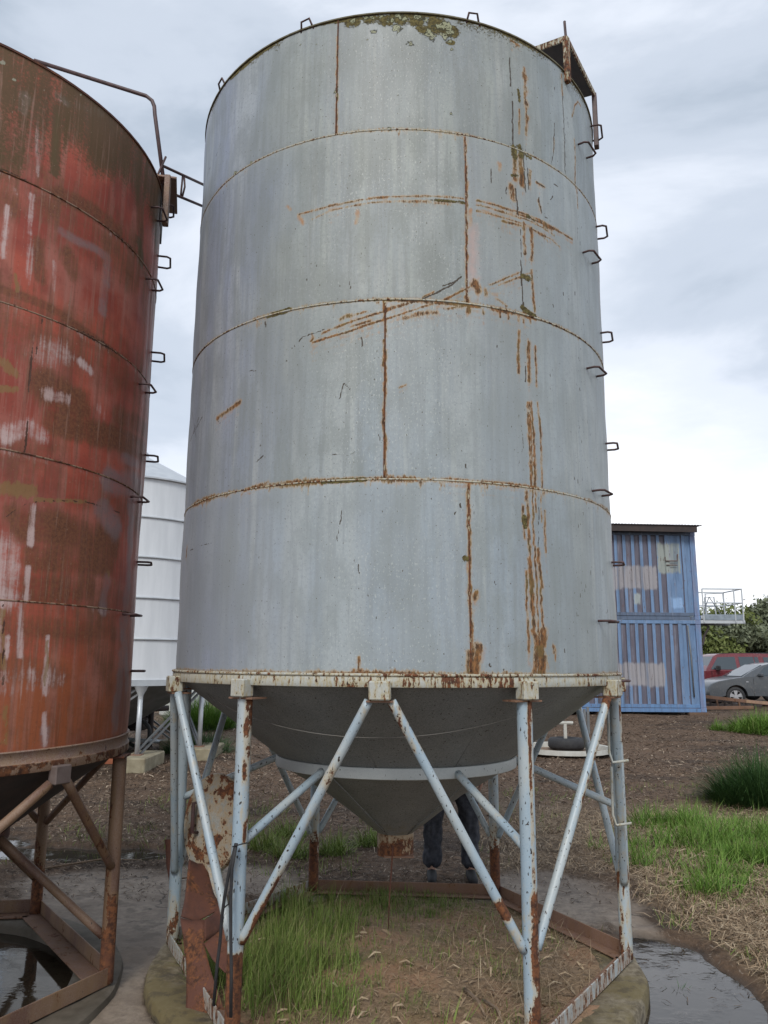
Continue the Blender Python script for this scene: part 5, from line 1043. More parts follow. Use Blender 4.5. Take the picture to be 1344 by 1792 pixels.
# rusty frame lying in front of the sedan
fr = thing('harrow_frame', 'low rusty steel frame with short tines lying in front of the silver sedan', 'farm machine', (10.5, 25.6, .25))
for p, q, s_, m in (((9.75, 25.2, .70), (13.6, 25.0, .30), (.06, .10), 'rust_bar'), ((10.0, 25.5, .56), (12.0, 25.5, .46), (.07, .09), 'dark_void'), ((9.6, 24.9, .32), (11.6, 25.1, .34), (.08, .10), 'rust_bar'), ((9.8, 26.2, .36), (12.4, 26.2, .34), (.07, .09), 'dark_void'), ((9.4, 24.5, .27), (10.0, 26.0, .30), (.09, .12), 'rust_bar')):
    p, q = Vector(p), Vector(q); d = (q-p).normalized(); sd_ = d.cross(Vector((0, 0, 1))).normalized()
    mb = MB(); mb.box((p+q)/2, ((q-p).length, s_[0], s_[1]), Matrix((d, -sd_, sd_.cross(d))).transposed(), .004); mb.build('beam', MT[m], fr)
for i in range(9):
    x = 9.95+i*.23; mb = MB(); mb.box((x, 25.45, .40), (.05, .05, .30), Matrix.Rotation(.15*(i % 3-1), 3, 'Y')); mb.build('tine', MT['dark_void'] if i % 3 else MT['rust_bar'], fr)
mb = MB(); d = Vector((3.2, -.5, -.05)); tag_o = None
mb.box((13.0, 24.6, .42), (3.6, .06, .09), Matrix.Rotation(R_(4), 3, 'Y') @ Matrix.Rotation(R_(-3), 3, 'Z'), .004); tag(mb.build('steel_beam', worn_paint('orange_rust_beam', (.26, .13, .075), (.20, .10, .06), .0, .5, .8), None, loc=(13, 24.6, .4)), 'long orange brown rusty beam lying low before the silver sedan at right', 'beam')

# ------------------------------------------------------------------ round tray with post, tyre
ty = (3.35, 14.2); zg = ground1(*ty)
tray = thing('round_tray', 'pale round steel tray rim with short posts lying beyond the right legs', 'tray', (ty[0], ty[1], zg))
PR = plain('pale_grey_steel', (.50, .50, .46), (.38, .37, .33), .6, 0, 6)
mb = MB(); mb.lathe([(.72, .0), (.74, .09), (.775, .10), (.785, .02), (.72, .0)], (ty[0]-.17, ty[1]-.1, zg+.02), 72); mb.build('rim', PR, tray, 40)
mb = MB(); mb.lathe([(.001, .03), (.73, .03)], (ty[0]-.17, ty[1]-.1, zg), 48); mb.build('base', plain('tan_dust', (.22, .15, .10), (.16, .11, .075), .9, 0, 9), tray)
for x, y, h in ((-.12, .05, .50), (.95, 2.9, .55), (1.1, 3.2, .58)):
    mb = MB(); mb.box((ty[0]+x, ty[1]+y, zg+.03+h/2), (.05, .05, h)); mb.build('post', PR if h < .52 else MT['galv_dark'], tray)
mb = MB(); mb.tube([(ty[0]-.22, ty[1]+.05, zg+.50), (ty[0]+.02, ty[1]+.05, zg+.50)], .03, 8); mb.build('cross_pin', PR, tray)
mb = MB(); nn = 40; prof = [(.16, .03), (.20, .0), (.29, .01), (.325, .05), (.325, .15), (.29, .19), (.20, .20), (.16, .17), (.18, .10), (.16, .03)]
mb.lathe(prof, (3.28, 14.40, zg+.04), nn); tag(mb.build('tyre', MT['black'], None, True, loc=(3.28, 14.40, zg)), 'black tyre lying flat inside the pale round tray', 'tyre')

# ------------------------------------------------------------------ scrap at the left legs
ld = thing('silo_lid', 'rust pitted pale round lid standing on edge between the left legs', 'lid', (-1.0, 4.9, .4))
c = Vector((-.985, 4.80, .765)); nrm = Vector((-.55, -.80, .12)).normalized(); xx = Vector((.82, -.56, 0)).normalized(); yy = nrm.cross(xx)
mb = MB(); nn = 48; prof = [(.001, .035), (.16, .030), (.262, .012), (.268, -.004), (.262, -.03), (.255, -.03), (.258, -.005), (.001, .02)]
for (r, h) in prof:
    for k in range(nn):
        a = 2*math.pi*k/nn; p = c+xx*(r*math.cos(a)*.86)+yy*(r*math.sin(a)*1.03)+nrm*h; mb.v.append(tuple(p)); mb.r.append(.12 if r > .2 else float(.06+.35*max(0, -math.sin(a))*(r/.26)))
for j in range(len(prof)-1):
    for k in range(nn): mb.f.append([j*nn+k, j*nn+(k+1) % nn, (j+1)*nn+(k+1) % nn, (j+1)*nn+k])
mb.build('lid_disc', MT['lid'], ld, 40)
mb = MB(); mb.tube([c+xx*(-.10)+yy*.10+nrm*.03, c+xx*(-.10)+yy*.10+nrm*.075, c+xx*(-.08)+yy*(-.06)+nrm*.075, c+xx*(-.08)+yy*(-.06)+nrm*.02], .012, 6); mb.build('lid_handle', MT['dark_rod'], ld, True)
ch_ = thing('scrap_chute', 'folded deep rust steel chute leaning inside the left legs of the grey silo', 'scrap metal', (-.95, 4.5, 0))
def sheet(nm, px, m='rust_sheet', thick=.006):
    """px: list of rows of (px, py, depth) points, at their true depths"""
    vs = []; rows = len(px); cols = len(px[0])
    for r in px:
        for (a, b, Y) in r: vs.append(at(a, b, Y))
    fs = [[i*cols+j, i*cols+j+1, (i+1)*cols+j+1, (i+1)*cols+j] for i in range(rows-1) for j in range(cols-1)]
    o = mobj(nm, vs, fs, MT[m], ch_)
    bm = bmesh.new(); bm.from_mesh(o.data); bmesh.ops.subdivide_edges(bm, edges=bm.edges[:], cuts=3, use_grid_fill=True)
    for q in bm.verts: k = q.co*9; q.co += Vector((math.sin(k.z*2.1+k.x), math.cos(k.z*1.7+k.y*2), 0))*.006
    bm.to_mesh(o.data); bm.free(); o.data.polygons.foreach_set('use_smooth', np.ones(len(o.data.polygons), dtype=bool)); o.data.set_sharp_from_angle(angle=R_(32)); md = o.modifiers.new('thick', 'SOLIDIFY'); md.thickness = thick; md.offset = 0
    return o
sheet('back_sheet', [[(331, 1505, 4.70), (345, 1512, 4.74), (366, 1512, 4.80)], [(323, 1560, 4.52), (345, 1560, 4.58), (374, 1566, 4.66)], [(317, 1604, 4.42), (345, 1612, 4.44), (384, 1590, 4.50)]])
sheet('front_sheet', [[(316, 1606, 4.40), (334, 1610, 4.38), (356, 1609, 4.36)], [(322, 1640, 4.30), (338, 1650, 4.27), (356, 1650, 4.25)], [(328, 1690, 4.24), (340, 1700, 4.20), (372, 1700, 4.18)], [(322, 1780, 4.10), (345, 1790, 4.06), (400, 1790, 4.02)]])
sheet('side_sheet', [[(356, 1609, 4.36), (372, 1598, 4.42), (388, 1578, 4.50)], [(356, 1650, 4.26), (372, 1640, 4.34), (392, 1620, 4.42)]])
sheet('corner_flap', [[(356, 1652, 4.22), (380, 1632, 4.28), (394, 1606, 4.34)], [(372, 1678, 4.17), (386, 1668, 4.2), (397, 1650, 4.24)], [(395, 1702, 4.1), (397, 1700, 4.11), (399, 1690, 4.12)]])
sheet('left_flap', [[(286, 1470, 5.05), (308, 1468, 5.05)], [(291, 1510, 5.0), (310, 1512, 5.0)], [(301, 1552, 4.95), (311, 1552, 4.95)]])
sheet('edge_strip', [[(362, 1514, 4.72), (371, 1514, 4.72)], [(372, 1560, 4.64), (380, 1562, 4.64)], [(377, 1572, 4.60), (388, 1572, 4.60)]], 'lid')
hose = thing('black_cable', 'thin black cable hanging in two strands beside the front left leg', 'cable', tuple(at(410, 1480, 3.72)))
for pts in ([(413, 1476, 3.70), (402, 1520, 3.70), (393, 1570, 3.70), (389, 1600, 3.72), (385, 1650, 3.74), (380, 1690, 3.74), (374, 1760, 3.74)], [(414, 1476, 3.68), (406, 1520, 3.68), (404, 1570, 3.68), (404, 1640, 3.68), (405, 1700, 3.66), (404, 1780, 3.66)]):
    mb = MB(); mb.tube([at(*p) for p in pts], .0075, 7); mb.build('strand', MT['black'], hose, True)
mb = MB(); mb.tube([at(393, 1588, 3.70), at(400, 1582, 3.69), at(402, 1572, 3.68), at(400, 1560, 3.68)], .003, 5); mb.build('tie_wire', MT['black'], hose, True)
mb = MB(); mb.tube([at(407, 1482, 3.68), at(420, 1478, 3.66), at(433, 1475, 3.68)], .003, 5); mb.build('tie_wire', MT['black'], hose, True)

# ------------------------------------------------------------------ person behind the hopper
def skin_body(name, joints, edges, mat, parent, sub=2, root=0):
    org = ORG[parent.name]
    me = bpy.data.meshes.new(name); me.from_pydata([tuple(Vector(j[:3])-org) for j in joints], edges, [])
    o = bpy.data.objects.new(name, me); COL.objects.link(o); o.parent = parent; ORG[o.name] = org
    o.modifiers.new('skin', 'SKIN'); sv = me.skin_vertices[0].data
    for i, j in enumerate(joints): sv[i].radius = (j[3], j[4] if len(j) > 4 else j[3])
    sv[root].use_root = True
    s_ = o.modifiers.new('sub', 'SUBSURF'); s_.levels = sub; s_.render_levels = sub; me.materials.append(mat)
    dg = bpy.context.evaluated_depsgraph_get(); ev = o.evaluated_get(dg); m2 = bpy.data.meshes.new_from_object(ev)
    o.modifiers.clear(); o.data = m2; m2.polygons.foreach_set('use_smooth', np.ones(len(m2.polygons), dtype=bool))
    if not m2.materials: m2.materials.append(mat)
    return o
px_, py_ = .555, 6.62; pz = ground1(px_, py_)
per = thing('person', 'person in dark jeans and black shoes standing behind the hopper of the grey silo', 'person', (px_, py_, pz))
SKIN = plain('skin', (.42, .25, .18), (.36, .20, .15), .55, 0, 20); JEANS = plain('dark_jeans', (.018, .020, .028), (.050, .053, .066), .85, 0, 30, .003); JACK = plain('charcoal_jacket', (.035, .037, .042), (.05, .05, .055), .9, 0, 20, .003); HAIR = plain('brown_hair', (.05, .03, .02), (.03, .02, .012), .6, 0, 60)
def J(x, y, z, r, r2=None): return (px_+x, py_+y, pz+z, r, r2 or r)
bj = [J(0, 0, .98, .13, .11), J(0, 0, 1.15, .14, .10), J(0, .0, 1.35, .165, .11), J(0, .0, 1.46, .09, .07), J(0, -.01, 1.53, .052), J(0, -.02, 1.60, .075, .085), J(0, -.02, 1.70, .078, .092), J(0, -.015, 1.77, .055, .06),
      J(-.19, 0, 1.43, .06), J(-.25, .02, 1.15, .047), J(-.24, -.08, .93, .036), J(-.235, -.12, .86, .032), J(.19, 0, 1.43, .06), J(.25, .02, 1.15, .047), J(.24, -.08, .93, .036), J(.235, -.12, .86, .032),
      J(-.10, 0, .90, .092), J(-.145, -.01, .50, .062), J(-.155, .02, .10, .044), J(-.155, -.02, .05, .03), J(-.158, -.10, .04, .02), J(.10, 0, .90, .092), J(.145, -.01, .50, .062), J(.155, .02, .10, .044), J(.155, -.02, .05, .03), J(.158, -.10, .04, .02)]
be = [(0, 1), (1, 2), (2, 3), (3, 4), (4, 5), (5, 6), (6, 7), (2, 8), (8, 9), (9, 10), (10, 11), (2, 12), (12, 13), (13, 14), (14, 15), (0, 16), (16, 17), (17, 18), (18, 19), (19, 20), (0, 21), (21, 22), (22, 23), (23, 24), (24, 25)]
bj_s = [(a, b, c_, r*.86, r2*.86) for a, b, c_, r, r2 in bj]
for i in (4, 5, 6, 7): bj_s[i] = bj[i]
body = skin_body('body', bj_s, be, SKIN, per)
tj = [J(0, 0, 1.0, .145, .12), J(0, 0, .93, .14, .12), J(-.10, 0, .82, .104), J(-.142, -.01, .52, .084), J(-.150, .015, .25, .074), J(-.155, .015, .085, .078), J(.10, 0, .82, .106), J(.142, -.01, .52, .088), J(.15, .015, .25, .076), J(.155, .015, .085, .078)]
jn = skin_body('jeans', tj, [(0, 1), (1, 2), (2, 3), (3, 4), (4, 5), (1, 6), (6, 7), (7, 8), (8, 9)], JEANS, per, 3)
me = jn.data; nv = len(me.vertices); co = np.zeros(nv*3, dtype=np.float32); me.vertices.foreach_get('co', co); co = co.reshape(-1, 3); no = np.zeros(nv*3, dtype=np.float32); me.vertices.foreach_get('normal', no); no = no.reshape(-1, 3)
an = np.arctan2(no[:, 1], no[:, 0]); fold = (fbm(co[:, 2]*16+co[:, 0]*9, an*1.3+co[:, 0]*5, 3, 301)-.5)*.034+(fbm(co[:, 2]*5, an*2.2, 2, 302)-.5)*.03
co += no*fold[:, None]; me.vertices.foreach_set('co', co.ravel()); me.update()
jj = [J(0, 0, .95, .155, .13), J(0, 0, 1.15, .155, .12), J(0, 0, 1.34, .175, .125), J(0, 0, 1.47, .075, .07), J(-.20, 0, 1.42, .07), J(-.25, .02, 1.15, .058), J(-.24, -.08, .96, .046), J(.20, 0, 1.42, .07), J(.25, .02, 1.15, .058), J(.24, -.08, .96, .046)]
skin_body('jacket', jj, [(0, 1), (1, 2), (2, 3), (2, 4), (4, 5), (5, 6), (2, 7), (7, 8), (8, 9)], JACK, per)
for sg in (-1, 1):
    skin_body('shoe', [J(sg*.155, .05, .045, .043), J(sg*.156, -.05, .045, .045), J(sg*.162, -.15, .035, .038), J(sg*.165, -.20, .03, .028)], [(0, 1), (1, 2), (2, 3)], MT['black'], per)
    # hand: palm, four fingers, thumb
    hx, hy, hz = sg*.235, -.125, .85
    hj = [J(hx, hy, hz, .026, .016), J(hx, hy-.01, hz-.05, .034, .015)]; he = [(0, 1)]
    for k, (dy, l) in enumerate(((-.030, .062), (-.010, .072), (.010, .068), (.030, .054))):
        b = len(hj); hj += [J(hx, hy-.01+dy, hz-.085, .0095), J(hx-sg*.008, hy-.012+dy, hz-.085-l*.55, .0088), J(hx-sg*.022, hy-.014+dy, hz-.085-l, .0075)]; he += [(1, b), (b, b+1), (b+1, b+2)]
    b = len(hj); hj += [J(hx-sg*.006, hy-.045, hz-.04, .011), J(hx-sg*.014, hy-.062, hz-.075, .009)]; he += [(0, b), (b, b+1)]
    skin_body('hand', hj, he, SKIN, per, 1)
    mb = MB(); ex = px_+sg*.031; ey = py_-.108; ez = pz+1.685
    bm = bmesh.new(); bmesh.ops.create_uvsphere(bm, u_segments=12, v_segments=8, radius=.012); vs = [(v.co.x+ex, v.co.y+ey, v.co.z+ez) for v in bm.verts]; bm.verts.index_update(); fs = [[v.index for v in f.verts] for f in bm.faces]; bm.free()
    mb.add(vs, fs); mb.build('eye', plain('eye', (.5, .5, .48), (.1, .08, .06), .2), per, True)
    mb = MB(); mb.box((px_+sg*.082, py_-.01, pz+1.67), (.016, .04, .06), None, .008); mb.build('ear', SKIN, per)
mb = MB(); mb.add([(px_, py_-.128, pz+1.635), (px_-.017, py_-.105, pz+1.632), (px_+.017, py_-.105, pz+1.632), (px_, py_-.106, pz+1.685), (px_, py_-.095, pz+1.62)], [(0, 1, 3), (0, 3, 2), (0, 4, 1), (0, 2, 4)]); mb.build('nose', SKIN, per)
mb = MB(); mb.box((px_, py_-.105, pz+1.598), (.046, .012, .012), None, .004); mb.build('mouth', plain('lips', (.30, .12, .10), None, .5), per)
hs = [J(0, -.0, 1.74, .083, .092), J(0, .03, 1.68, .075, .07), J(0, .05, 1.60, .06, .045)]
skin_body('hair', hs, [(0, 1), (1, 2)], HAIR, per)
# ------------------------------------------------------------------ grass, straw, litter
def blade_mat(name, cols, rough=.7, trans=.0):
    N = NT(name); t = N.attr('tint'); h = N.attr('up')
    r = N.n('ShaderNodeValToRGB', {0: t}); e = r.color_ramp.elements; e[0].color = (*cols[0], 1); e[1].color = (*cols[-1], 1)
    for i, c in enumerate(cols[1:-1]): x = e.new((i+1)/(len(cols)-1)); x.color = (*c, 1)
    return N.fin(r.outputs[0], rough, 0, .25)
M_GREEN = blade_mat('green_grass', [(.058, .115, .018), (.10, .20, .030), (.155, .26, .048), (.25, .28, .10)])
M_DARKG = blade_mat('deep_green_grass', [(.022, .058, .018), (.042, .095, .026), (.075, .14, .038)])
M_RING = blade_mat('ring_grass', [(.075, .120, .024), (.14, .21, .042), (.21, .265, .07), (.32, .29, .14)])
M_STRAW = blade_mat('dry_straw', [(.15, .10, .06), (.28, .20, .125), (.42, .32, .21), (.52, .43, .30)])
M_LIT = blade_mat('mulch_scraps', [(.040, .025, .016), (.105, .071, .047), (.21, .155, .11), (.47, .385, .285)])
def blades(name, P, hgt, wid, lean, mat, seg=3, kind='stuff', label=None, cat=None, group=None, droop=.35, tint=None, loc=None):
    """curved tapering blades rooted at P"""
    n = len(P); az = rng.uniform(0, 2*np.pi, n); ln = np.asarray(lean)*np.ones(n); d = np.stack([np.cos(az), np.sin(az), 0*az], 1)
    sd = np.stack([-np.sin(az+.4), np.cos(az+.4), 0*az], 1); h = np.asarray(hgt)*np.ones(n); wd = np.asarray(wid)*np.ones(n)
    V = np.zeros((n, (seg)*2+1, 3)); 
    for k in range(seg+1):
        t = k/seg; out = h*(np.sin(ln)*t+droop*np.sin(ln)*t*t); up = h*np.cos(ln)*t*(1-droop*.55*np.sin(ln)*t)
        c = P+d*out[:, None]; c[:, 2] += up
        if k < seg: w_ = wd*(1-.75*t); V[:, 2*k] = c-sd*(w_/2)[:, None]; V[:, 2*k+1] = c+sd*(w_/2)[:, None]
        else: V[:, 2*seg] = c
    b = (np.arange(n)*(2*seg+1))[:, None]; F = []
    for k in range(seg-1): F.append(np.concatenate([b+2*k, b+2*k+1, b+2*k+3, b+2*k+2], 1))
    F.append(np.concatenate([b+2*seg-2, b+2*seg-1, b+2*seg, b+2*seg], 1))
    quads = np.concatenate(F[:-1], 0) if seg > 1 else np.zeros((0, 4), int); tri = F[-1][:, :3]
    me = bpy.data.meshes.new(name); org = np.array(loc if loc is not None else (0, 0, 0)); vv = (V-org).reshape(-1, 3).astype(np.float32)
    me.vertices.add(len(vv)); me.vertices.foreach_set('co', vv.ravel())
    li = np.concatenate([quads.ravel(), tri.ravel()]).astype(np.int32); me.loops.add(len(li)); me.loops.foreach_set('vertex_index', li)
    tot = np.concatenate([np.full(len(quads), 4), np.full(len(tri), 3)]).astype(np.int32); st = np.concatenate([[0], np.cumsum(tot)[:-1]]).astype(np.int32)
    me.polygons.add(len(tot)); me.polygons.foreach_set('loop_start', st); me.polygons.foreach_set('loop_total', tot); me.update(calc_edges=True)
    me.materials.append(mat); o = bpy.data.objects.new(name, me); COL.objects.link(o)
    if loc is not None: o.location = loc
    tt = tint if tint is not None else np.clip(rng.normal(.45, .22, n), 0, 1)
    attr(o, 'tint', np.repeat(tt, 2*seg+1))
    if label: tag(o, label, cat, group)
    else: tag(o, kind=kind)
    return o
def scraps(name, P, ln, wd, mat, tint=None, curl=.25, flat=.25):
    """small bent strips lying about"""
    n = len(P); az = rng.uniform(0, 2*np.pi, n); el = rng.normal(0, flat, n); d = np.stack([np.cos(az)*np.cos(el), np.sin(az)*np.cos(el), np.sin(el)], 1)
    sd = np.stack([-np.sin(az), np.cos(az), rng.normal(0, .35, n)], 1); sd /= np.linalg.norm(sd, axis=1)[:, None]
    l = ln[:, None]/2; w_ = wd[:, None]/2; up = np.zeros((n, 3)); up[:, 2] = rng.uniform(-.2, 1, n)*curl*ln
    V = np.stack([P-d*l-sd*w_*.6, P-d*l+sd*w_*.6, P+up+sd*w_, P+up-sd*w_, P+d*l+sd*w_*.4, P+d*l-sd*w_*.4], 1)
    b = (np.arange(n)*6)[:, None]; F = np.concatenate([np.concatenate([b, b+1, b+2, b+3], 1), np.concatenate([b+3, b+2, b+4, b+5], 1)], 0)
    o = mobj(name, V.reshape(-1, 3), F, mat); attr(o, 'tint', np.repeat(tint if tint is not None else np.clip(rng.normal(.5, .25, n), 0, 1), 6)); return tag(o, kind='stuff')
def wedge(n, y0, y1, xa=-.62, xb=.62, p=2.0):
    """points spread over the view wedge; p sets how fast density falls with distance"""
    y = (y0**(1-p+1e-9)+(y1**(1-p+1e-9)-y0**(1-p+1e-9))*rng.random(n))**(1/(1-p+1e-9)); return y*rng.uniform(xa, xb, n), y
def pts(x, y, dz=0.0): return np.stack([x, y, ground_z(x, y)+dz], 1)
def off_footings(x, y): return (np.hypot(x-CX, y-CY) > 1.44) & (np.hypot(x-RX, y-RY) > 1.45)
# mulch scraps over the yard
x, y = wedge(120000, 6.0, 26, p=1.55); k = off_footings(x, y) & (pud_d(x, y) > .98) & (rng.random(len(x)) < (1-.72*clay_mask(x, y))*(1-.5*straw_mask(x, y))*(.25+1.1*fbm(x*.55, y*.55, 3, 55)))
x, y = x[k], y[k]; sc = np.clip(y/9, .75, 1.6)
scraps('mulch_scraps', pts(x, y, .008), rng.lognormal(-3.35, .55, len(x))*sc, rng.uniform(.004, .013, len(x))*sc, M_LIT, np.clip(rng.beta(1.0, 1.7, len(x)), 0, 1), flat=.22)
# strewn straw at the right
x, y = wedge(52000, 3.4, 9.5, .12, .62, p=1.3); k = (rng.random(len(x)) < straw_mask(x, y)) & off_footings(x, y); x, y = x[k], y[k]
scraps('dry_straw', pts(x, y, .018), rng.lognormal(-2.6, .5, len(x)), rng.uniform(.003, .007, len(x)), M_STRAW, np.clip(rng.normal(.38, .25, len(x)), 0, 1), curl=.2, flat=.33)
x, y = wedge(16000, 3.4, 9.0, .12, .62, p=1.3); dn = fbm(x*3, y*3, 3, 88); k = (rng.random(len(x)) < straw_mask(x, y)*sstep(.42, .62, dn)) & off_footings(x, y); x, y = x[k], y[k]
blades('dry_grass', pts(x, y, -.01), rng.uniform(.05, .16, len(x)), rng.uniform(.004, .008, len(x)), rng.uniform(.5, 1.35, len(x)), M_STRAW)
# green patch at the right
x = rng.uniform(1.7, 4.6, 60000); y = rng.uniform(5.6, 9.3, 60000); gm = green_mask(x, y)
k = (rng.random(len(x)) < gm*(.06+.95*sstep(.42, .60, fbm(x*2.0, y*2.6, 3, 91)))) & (pud_d(x, y) > 1.1); x, y = x[k], y[k]
clump = fbm(x*2.2, y*2.2, 3, 93)
blades('green_grass', pts(x, y, -.01), (.09+.22*sstep(.35, .65, clump))*rng.uniform(.55, 1.2, len(x)), rng.uniform(.005, .010, len(x)), np.clip(rng.normal(.55, .28, len(x)), .05, 1.3), M_GREEN)
# thin green among the straw
x, y = wedge(9000, 4.6, 11, .10, .6, p=1.3); k = (rng.random(len(x)) < sstep(.46, .62, fbm(x*1.7, y*1.7, 3, 95))) & (pud_d(x, y) > 1.05) & off_footings(x, y) & (clay_mask(x, y) < .3); x, y = x[k], y[k]
blades('sparse_grass', pts(x, y, -.005), rng.uniform(.04, .12, len(x)), rng.uniform(.004, .008, len(x)), np.clip(rng.normal(.6, .3, len(x)), .05, 1.3), M_RING)
# inside the footing ring
n = 26000; a = rng.uniform(0, 2*np.pi, n); r = 1.17*np.sqrt(rng.random(n)); x = CX+r*np.sin(a); y = CY-r*np.cos(a); u = x-CX; v_ = y-CY
ml = .8*sstep(.22, -.55, u+.35*(fbm(x*4, y*4, 3, 97)-.5)*2)*sstep(-1.05, -.6, v_)*(.25+1.1*sstep(.35, .6, fbm(x*5, y*5, 3, 197))); mbk = sstep(.52, .80, v_+.3*(fbm(x*3, y*3, 3, 98)-.5))*sstep(.75, .2, u); mf = .22*sstep(.4, .6, fbm(x*3, y*3, 3, 99))
m = np.clip(np.maximum(np.maximum(ml, mbk*.85), mf), 0, 1); k = rng.random(n) < m; x, y, ml2, a2 = x[k], y[k], ml[k], a[k]
blades('ring_grass', np.stack([x, y, soil_z(x, y)-.01], 1), (.06+.15*ml2)*rng.uniform(.4, 1.3, len(x)), rng.uniform(.003, .006, len(x)), np.clip(rng.normal(.32, .24, len(x)), .02, 1.3), M_RING, droop=.6, tint=np.clip(rng.normal(.42, .3, len(x)), 0, 1))
n = 7000; a = rng.uniform(0, 2*np.pi, n); r = 1.16*np.sqrt(rng.random(n)); x = CX+r*np.sin(a); y = CY-r*np.cos(a); k = rng.random(n) < sstep(-.3, .5, (x-CX)-(y-CY)*.25)*.9+.22; x, y = x[k], y[k]
scraps('ring_straw', np.stack([x, y, soil_z(x, y)+.012], 1), rng.lognormal(-3.0, .5, len(x)), rng.uniform(.0015, .004, len(x)), M_STRAW, np.clip(rng.normal(.26, .16, len(x)), 0, 1), flat=.3)
n = 2600; a = rng.uniform(0, 2*np.pi, n); r = 1.1*np.sqrt(rng.random(n)); x = CX+r*np.sin(a); y = CY-r*np.cos(a); k = rng.random(n) < sstep(.1, .6, x-CX)*sstep(.7, .1, y-CY)*.5+.02; x, y = x[k], y[k]
blades('ring_straw', np.stack([x, y, soil_z(x, y)-.01], 1), rng.uniform(.06, .20, len(x)), rng.uniform(.0025, .005, len(x)), np.clip(rng.normal(.8, .3, len(x)), .1, 1.3), M_STRAW)
# gravel crumbs on the bare soil
n = 2600; a = rng.uniform(0, 2*np.pi, n); r = 1.12*np.sqrt(rng.random(n)); x = CX+r*np.sin(a); y = CY-r*np.cos(a); k = rng.random(n) < sstep(.2, -.6, y-CY)+.15; x, y = x[k], y[k]
o8 = np.array([(1, 0, 0), (-1, 0, 0), (0, 1, 0), (0, -1, 0), (0, 0, .8), (0, 0, -.8)]); s_ = rng.lognormal(-5.0, .4, len(x)); V = (np.stack([x, y, soil_z(x, y)+.004], 1)[:, None]+o8[None]*s_[:, None, None]*rng.uniform(.6, 1.2, (len(x), 6, 1)))
T_ = np.array([(0, 2, 4), (2, 1, 4), (1, 3, 4), (3, 0, 4), (2, 0, 5), (1, 2, 5), (3, 1, 5), (0, 3, 5)]); F = ((np.arange(len(x))*6)[:, None, None]+T_[None]).reshape(-1, 3)
tag(mobj('soil_crumbs', V.reshape(-1, 3), F, plain('soil_crumb', (.27, .20, .12), (.16, .105, .06), .9, 0, 30)), kind='stuff')
# separate clumps and tufts
def clump(name, cx, cy, n, rx, ry, h, mat, label, cat, lean=(.45, .3), group=None, wid=(.006, .011)):
    a = rng.uniform(0, 2*np.pi, n); r = np.sqrt(rng.random(n)); x = cx+rx*r*np.cos(a); y = cy+ry*r*np.sin(a)
    return blades(name, pts(x, y, -.02), h*(1-.55*r**2)*rng.uniform(.6, 1.15, n), rng.uniform(*wid, n), np.clip(rng.normal(lean[0], lean[1], n)+.5*r, .02, 1.4), mat, 3, None, label, cat, group, loc=(cx, cy, ground1(cx, cy)))
clump('grass_clump', 4.62, 9.75, 6500, .66, .5, .74, M_DARKG, 'big dark green grass clump at the right edge of the picture', 'grass clump', (.5, .3), wid=(.007, .013))
clump('grass_clump', 8.35, 17.8, 2600, .75, .6, .62, M_GREEN, 'bright green grass clump on bare ground before the silver sedan', 'grass clump', (.5, .3), wid=(.012, .02))
clump('grass_clump', 7.55, 18.2, 250, .14, .14, .36, M_GREEN, 'small thin grass tuft left of the clump before the sedan', 'grass clump', (.4, .3), wid=(.01, .016))
clump('grass_clump', -4.05, 18.0, 3600, .70, .6, .85, M_GREEN, 'bright green weed clump seen through the left legs of the grey silo', 'weed', (.5, .3), wid=(.014, .026))
clump('weeds', -3.25, 14.2, 1500, .55, .5, .55, M_DARKG, 'dark weeds beside the footing of the pale silo', 'weed', (.5, .35), wid=(.010, .018))
clump('weeds', -5.1, 14.0, 1200, .4, .3, .8, M_DARKG, 'dark leafy weeds under the pale silo behind the red silo', 'weed', (.4, .3), wid=(.03, .06))
tl = [(-1.05, 7.5), (-.78, 7.25), (-.42, 7.35), (-.9, 8.1), (-.1, 7.7), (-1.9, 9.2), (-1.35, 8.0)]
sides = ['second from left, in the puddle behind the left leg', 'just left of the back left leg', 'right of the back left leg', 'far edge of the puddle', 'behind the hopper spout', 'left, beyond the puddle', 'leftmost in the puddle behind the left leg']
for i, (x, y) in enumerate(tl): clump('grass_tuft', x, y, 260, .16, .14, .30, M_RING, 'pale green grass tuft growing '+sides[i], 'grass tuft', (.35, .25), 'grass tufts behind the grey silo')
clump('grass_tuft', 1.60, 4.62, 90, .05, .05, .11, M_DARKG, 'tiny dark tuft standing in the puddle at lower right', 'grass tuft', (.7, .3))
clump('grass_tuft', .28, 3.93, 60, .05, .05, .36, M_RING, 'single tall thin grass tuft at the front inside the footing ring', 'grass tuft', (.12, .08))
clump('dry_stalks', .02, 4.72, 26, .03, .02, .48, M_STRAW, 'few tall dry stalks standing in the middle of the footing ring', 'grass tuft', (.06, .05), wid=(.004, .006))
n = 2600; x = rng.uniform(-3.2, -.2, n); y = rng.uniform(6.6, 10.5, n); k = (rng.random(n) < sstep(.48, .62, fbm(x*1.5, y*1.5, 3, 101))) & (pud_d(x, y) > .8); x, y = x[k], y[k]
blades('sparse_grass', pts(x, y, -.005), rng.uniform(.05, .16, len(x)), rng.uniform(.004, .008, len(x)), np.clip(rng.normal(.5, .3, len(x)), .05, 1.2), M_RING)
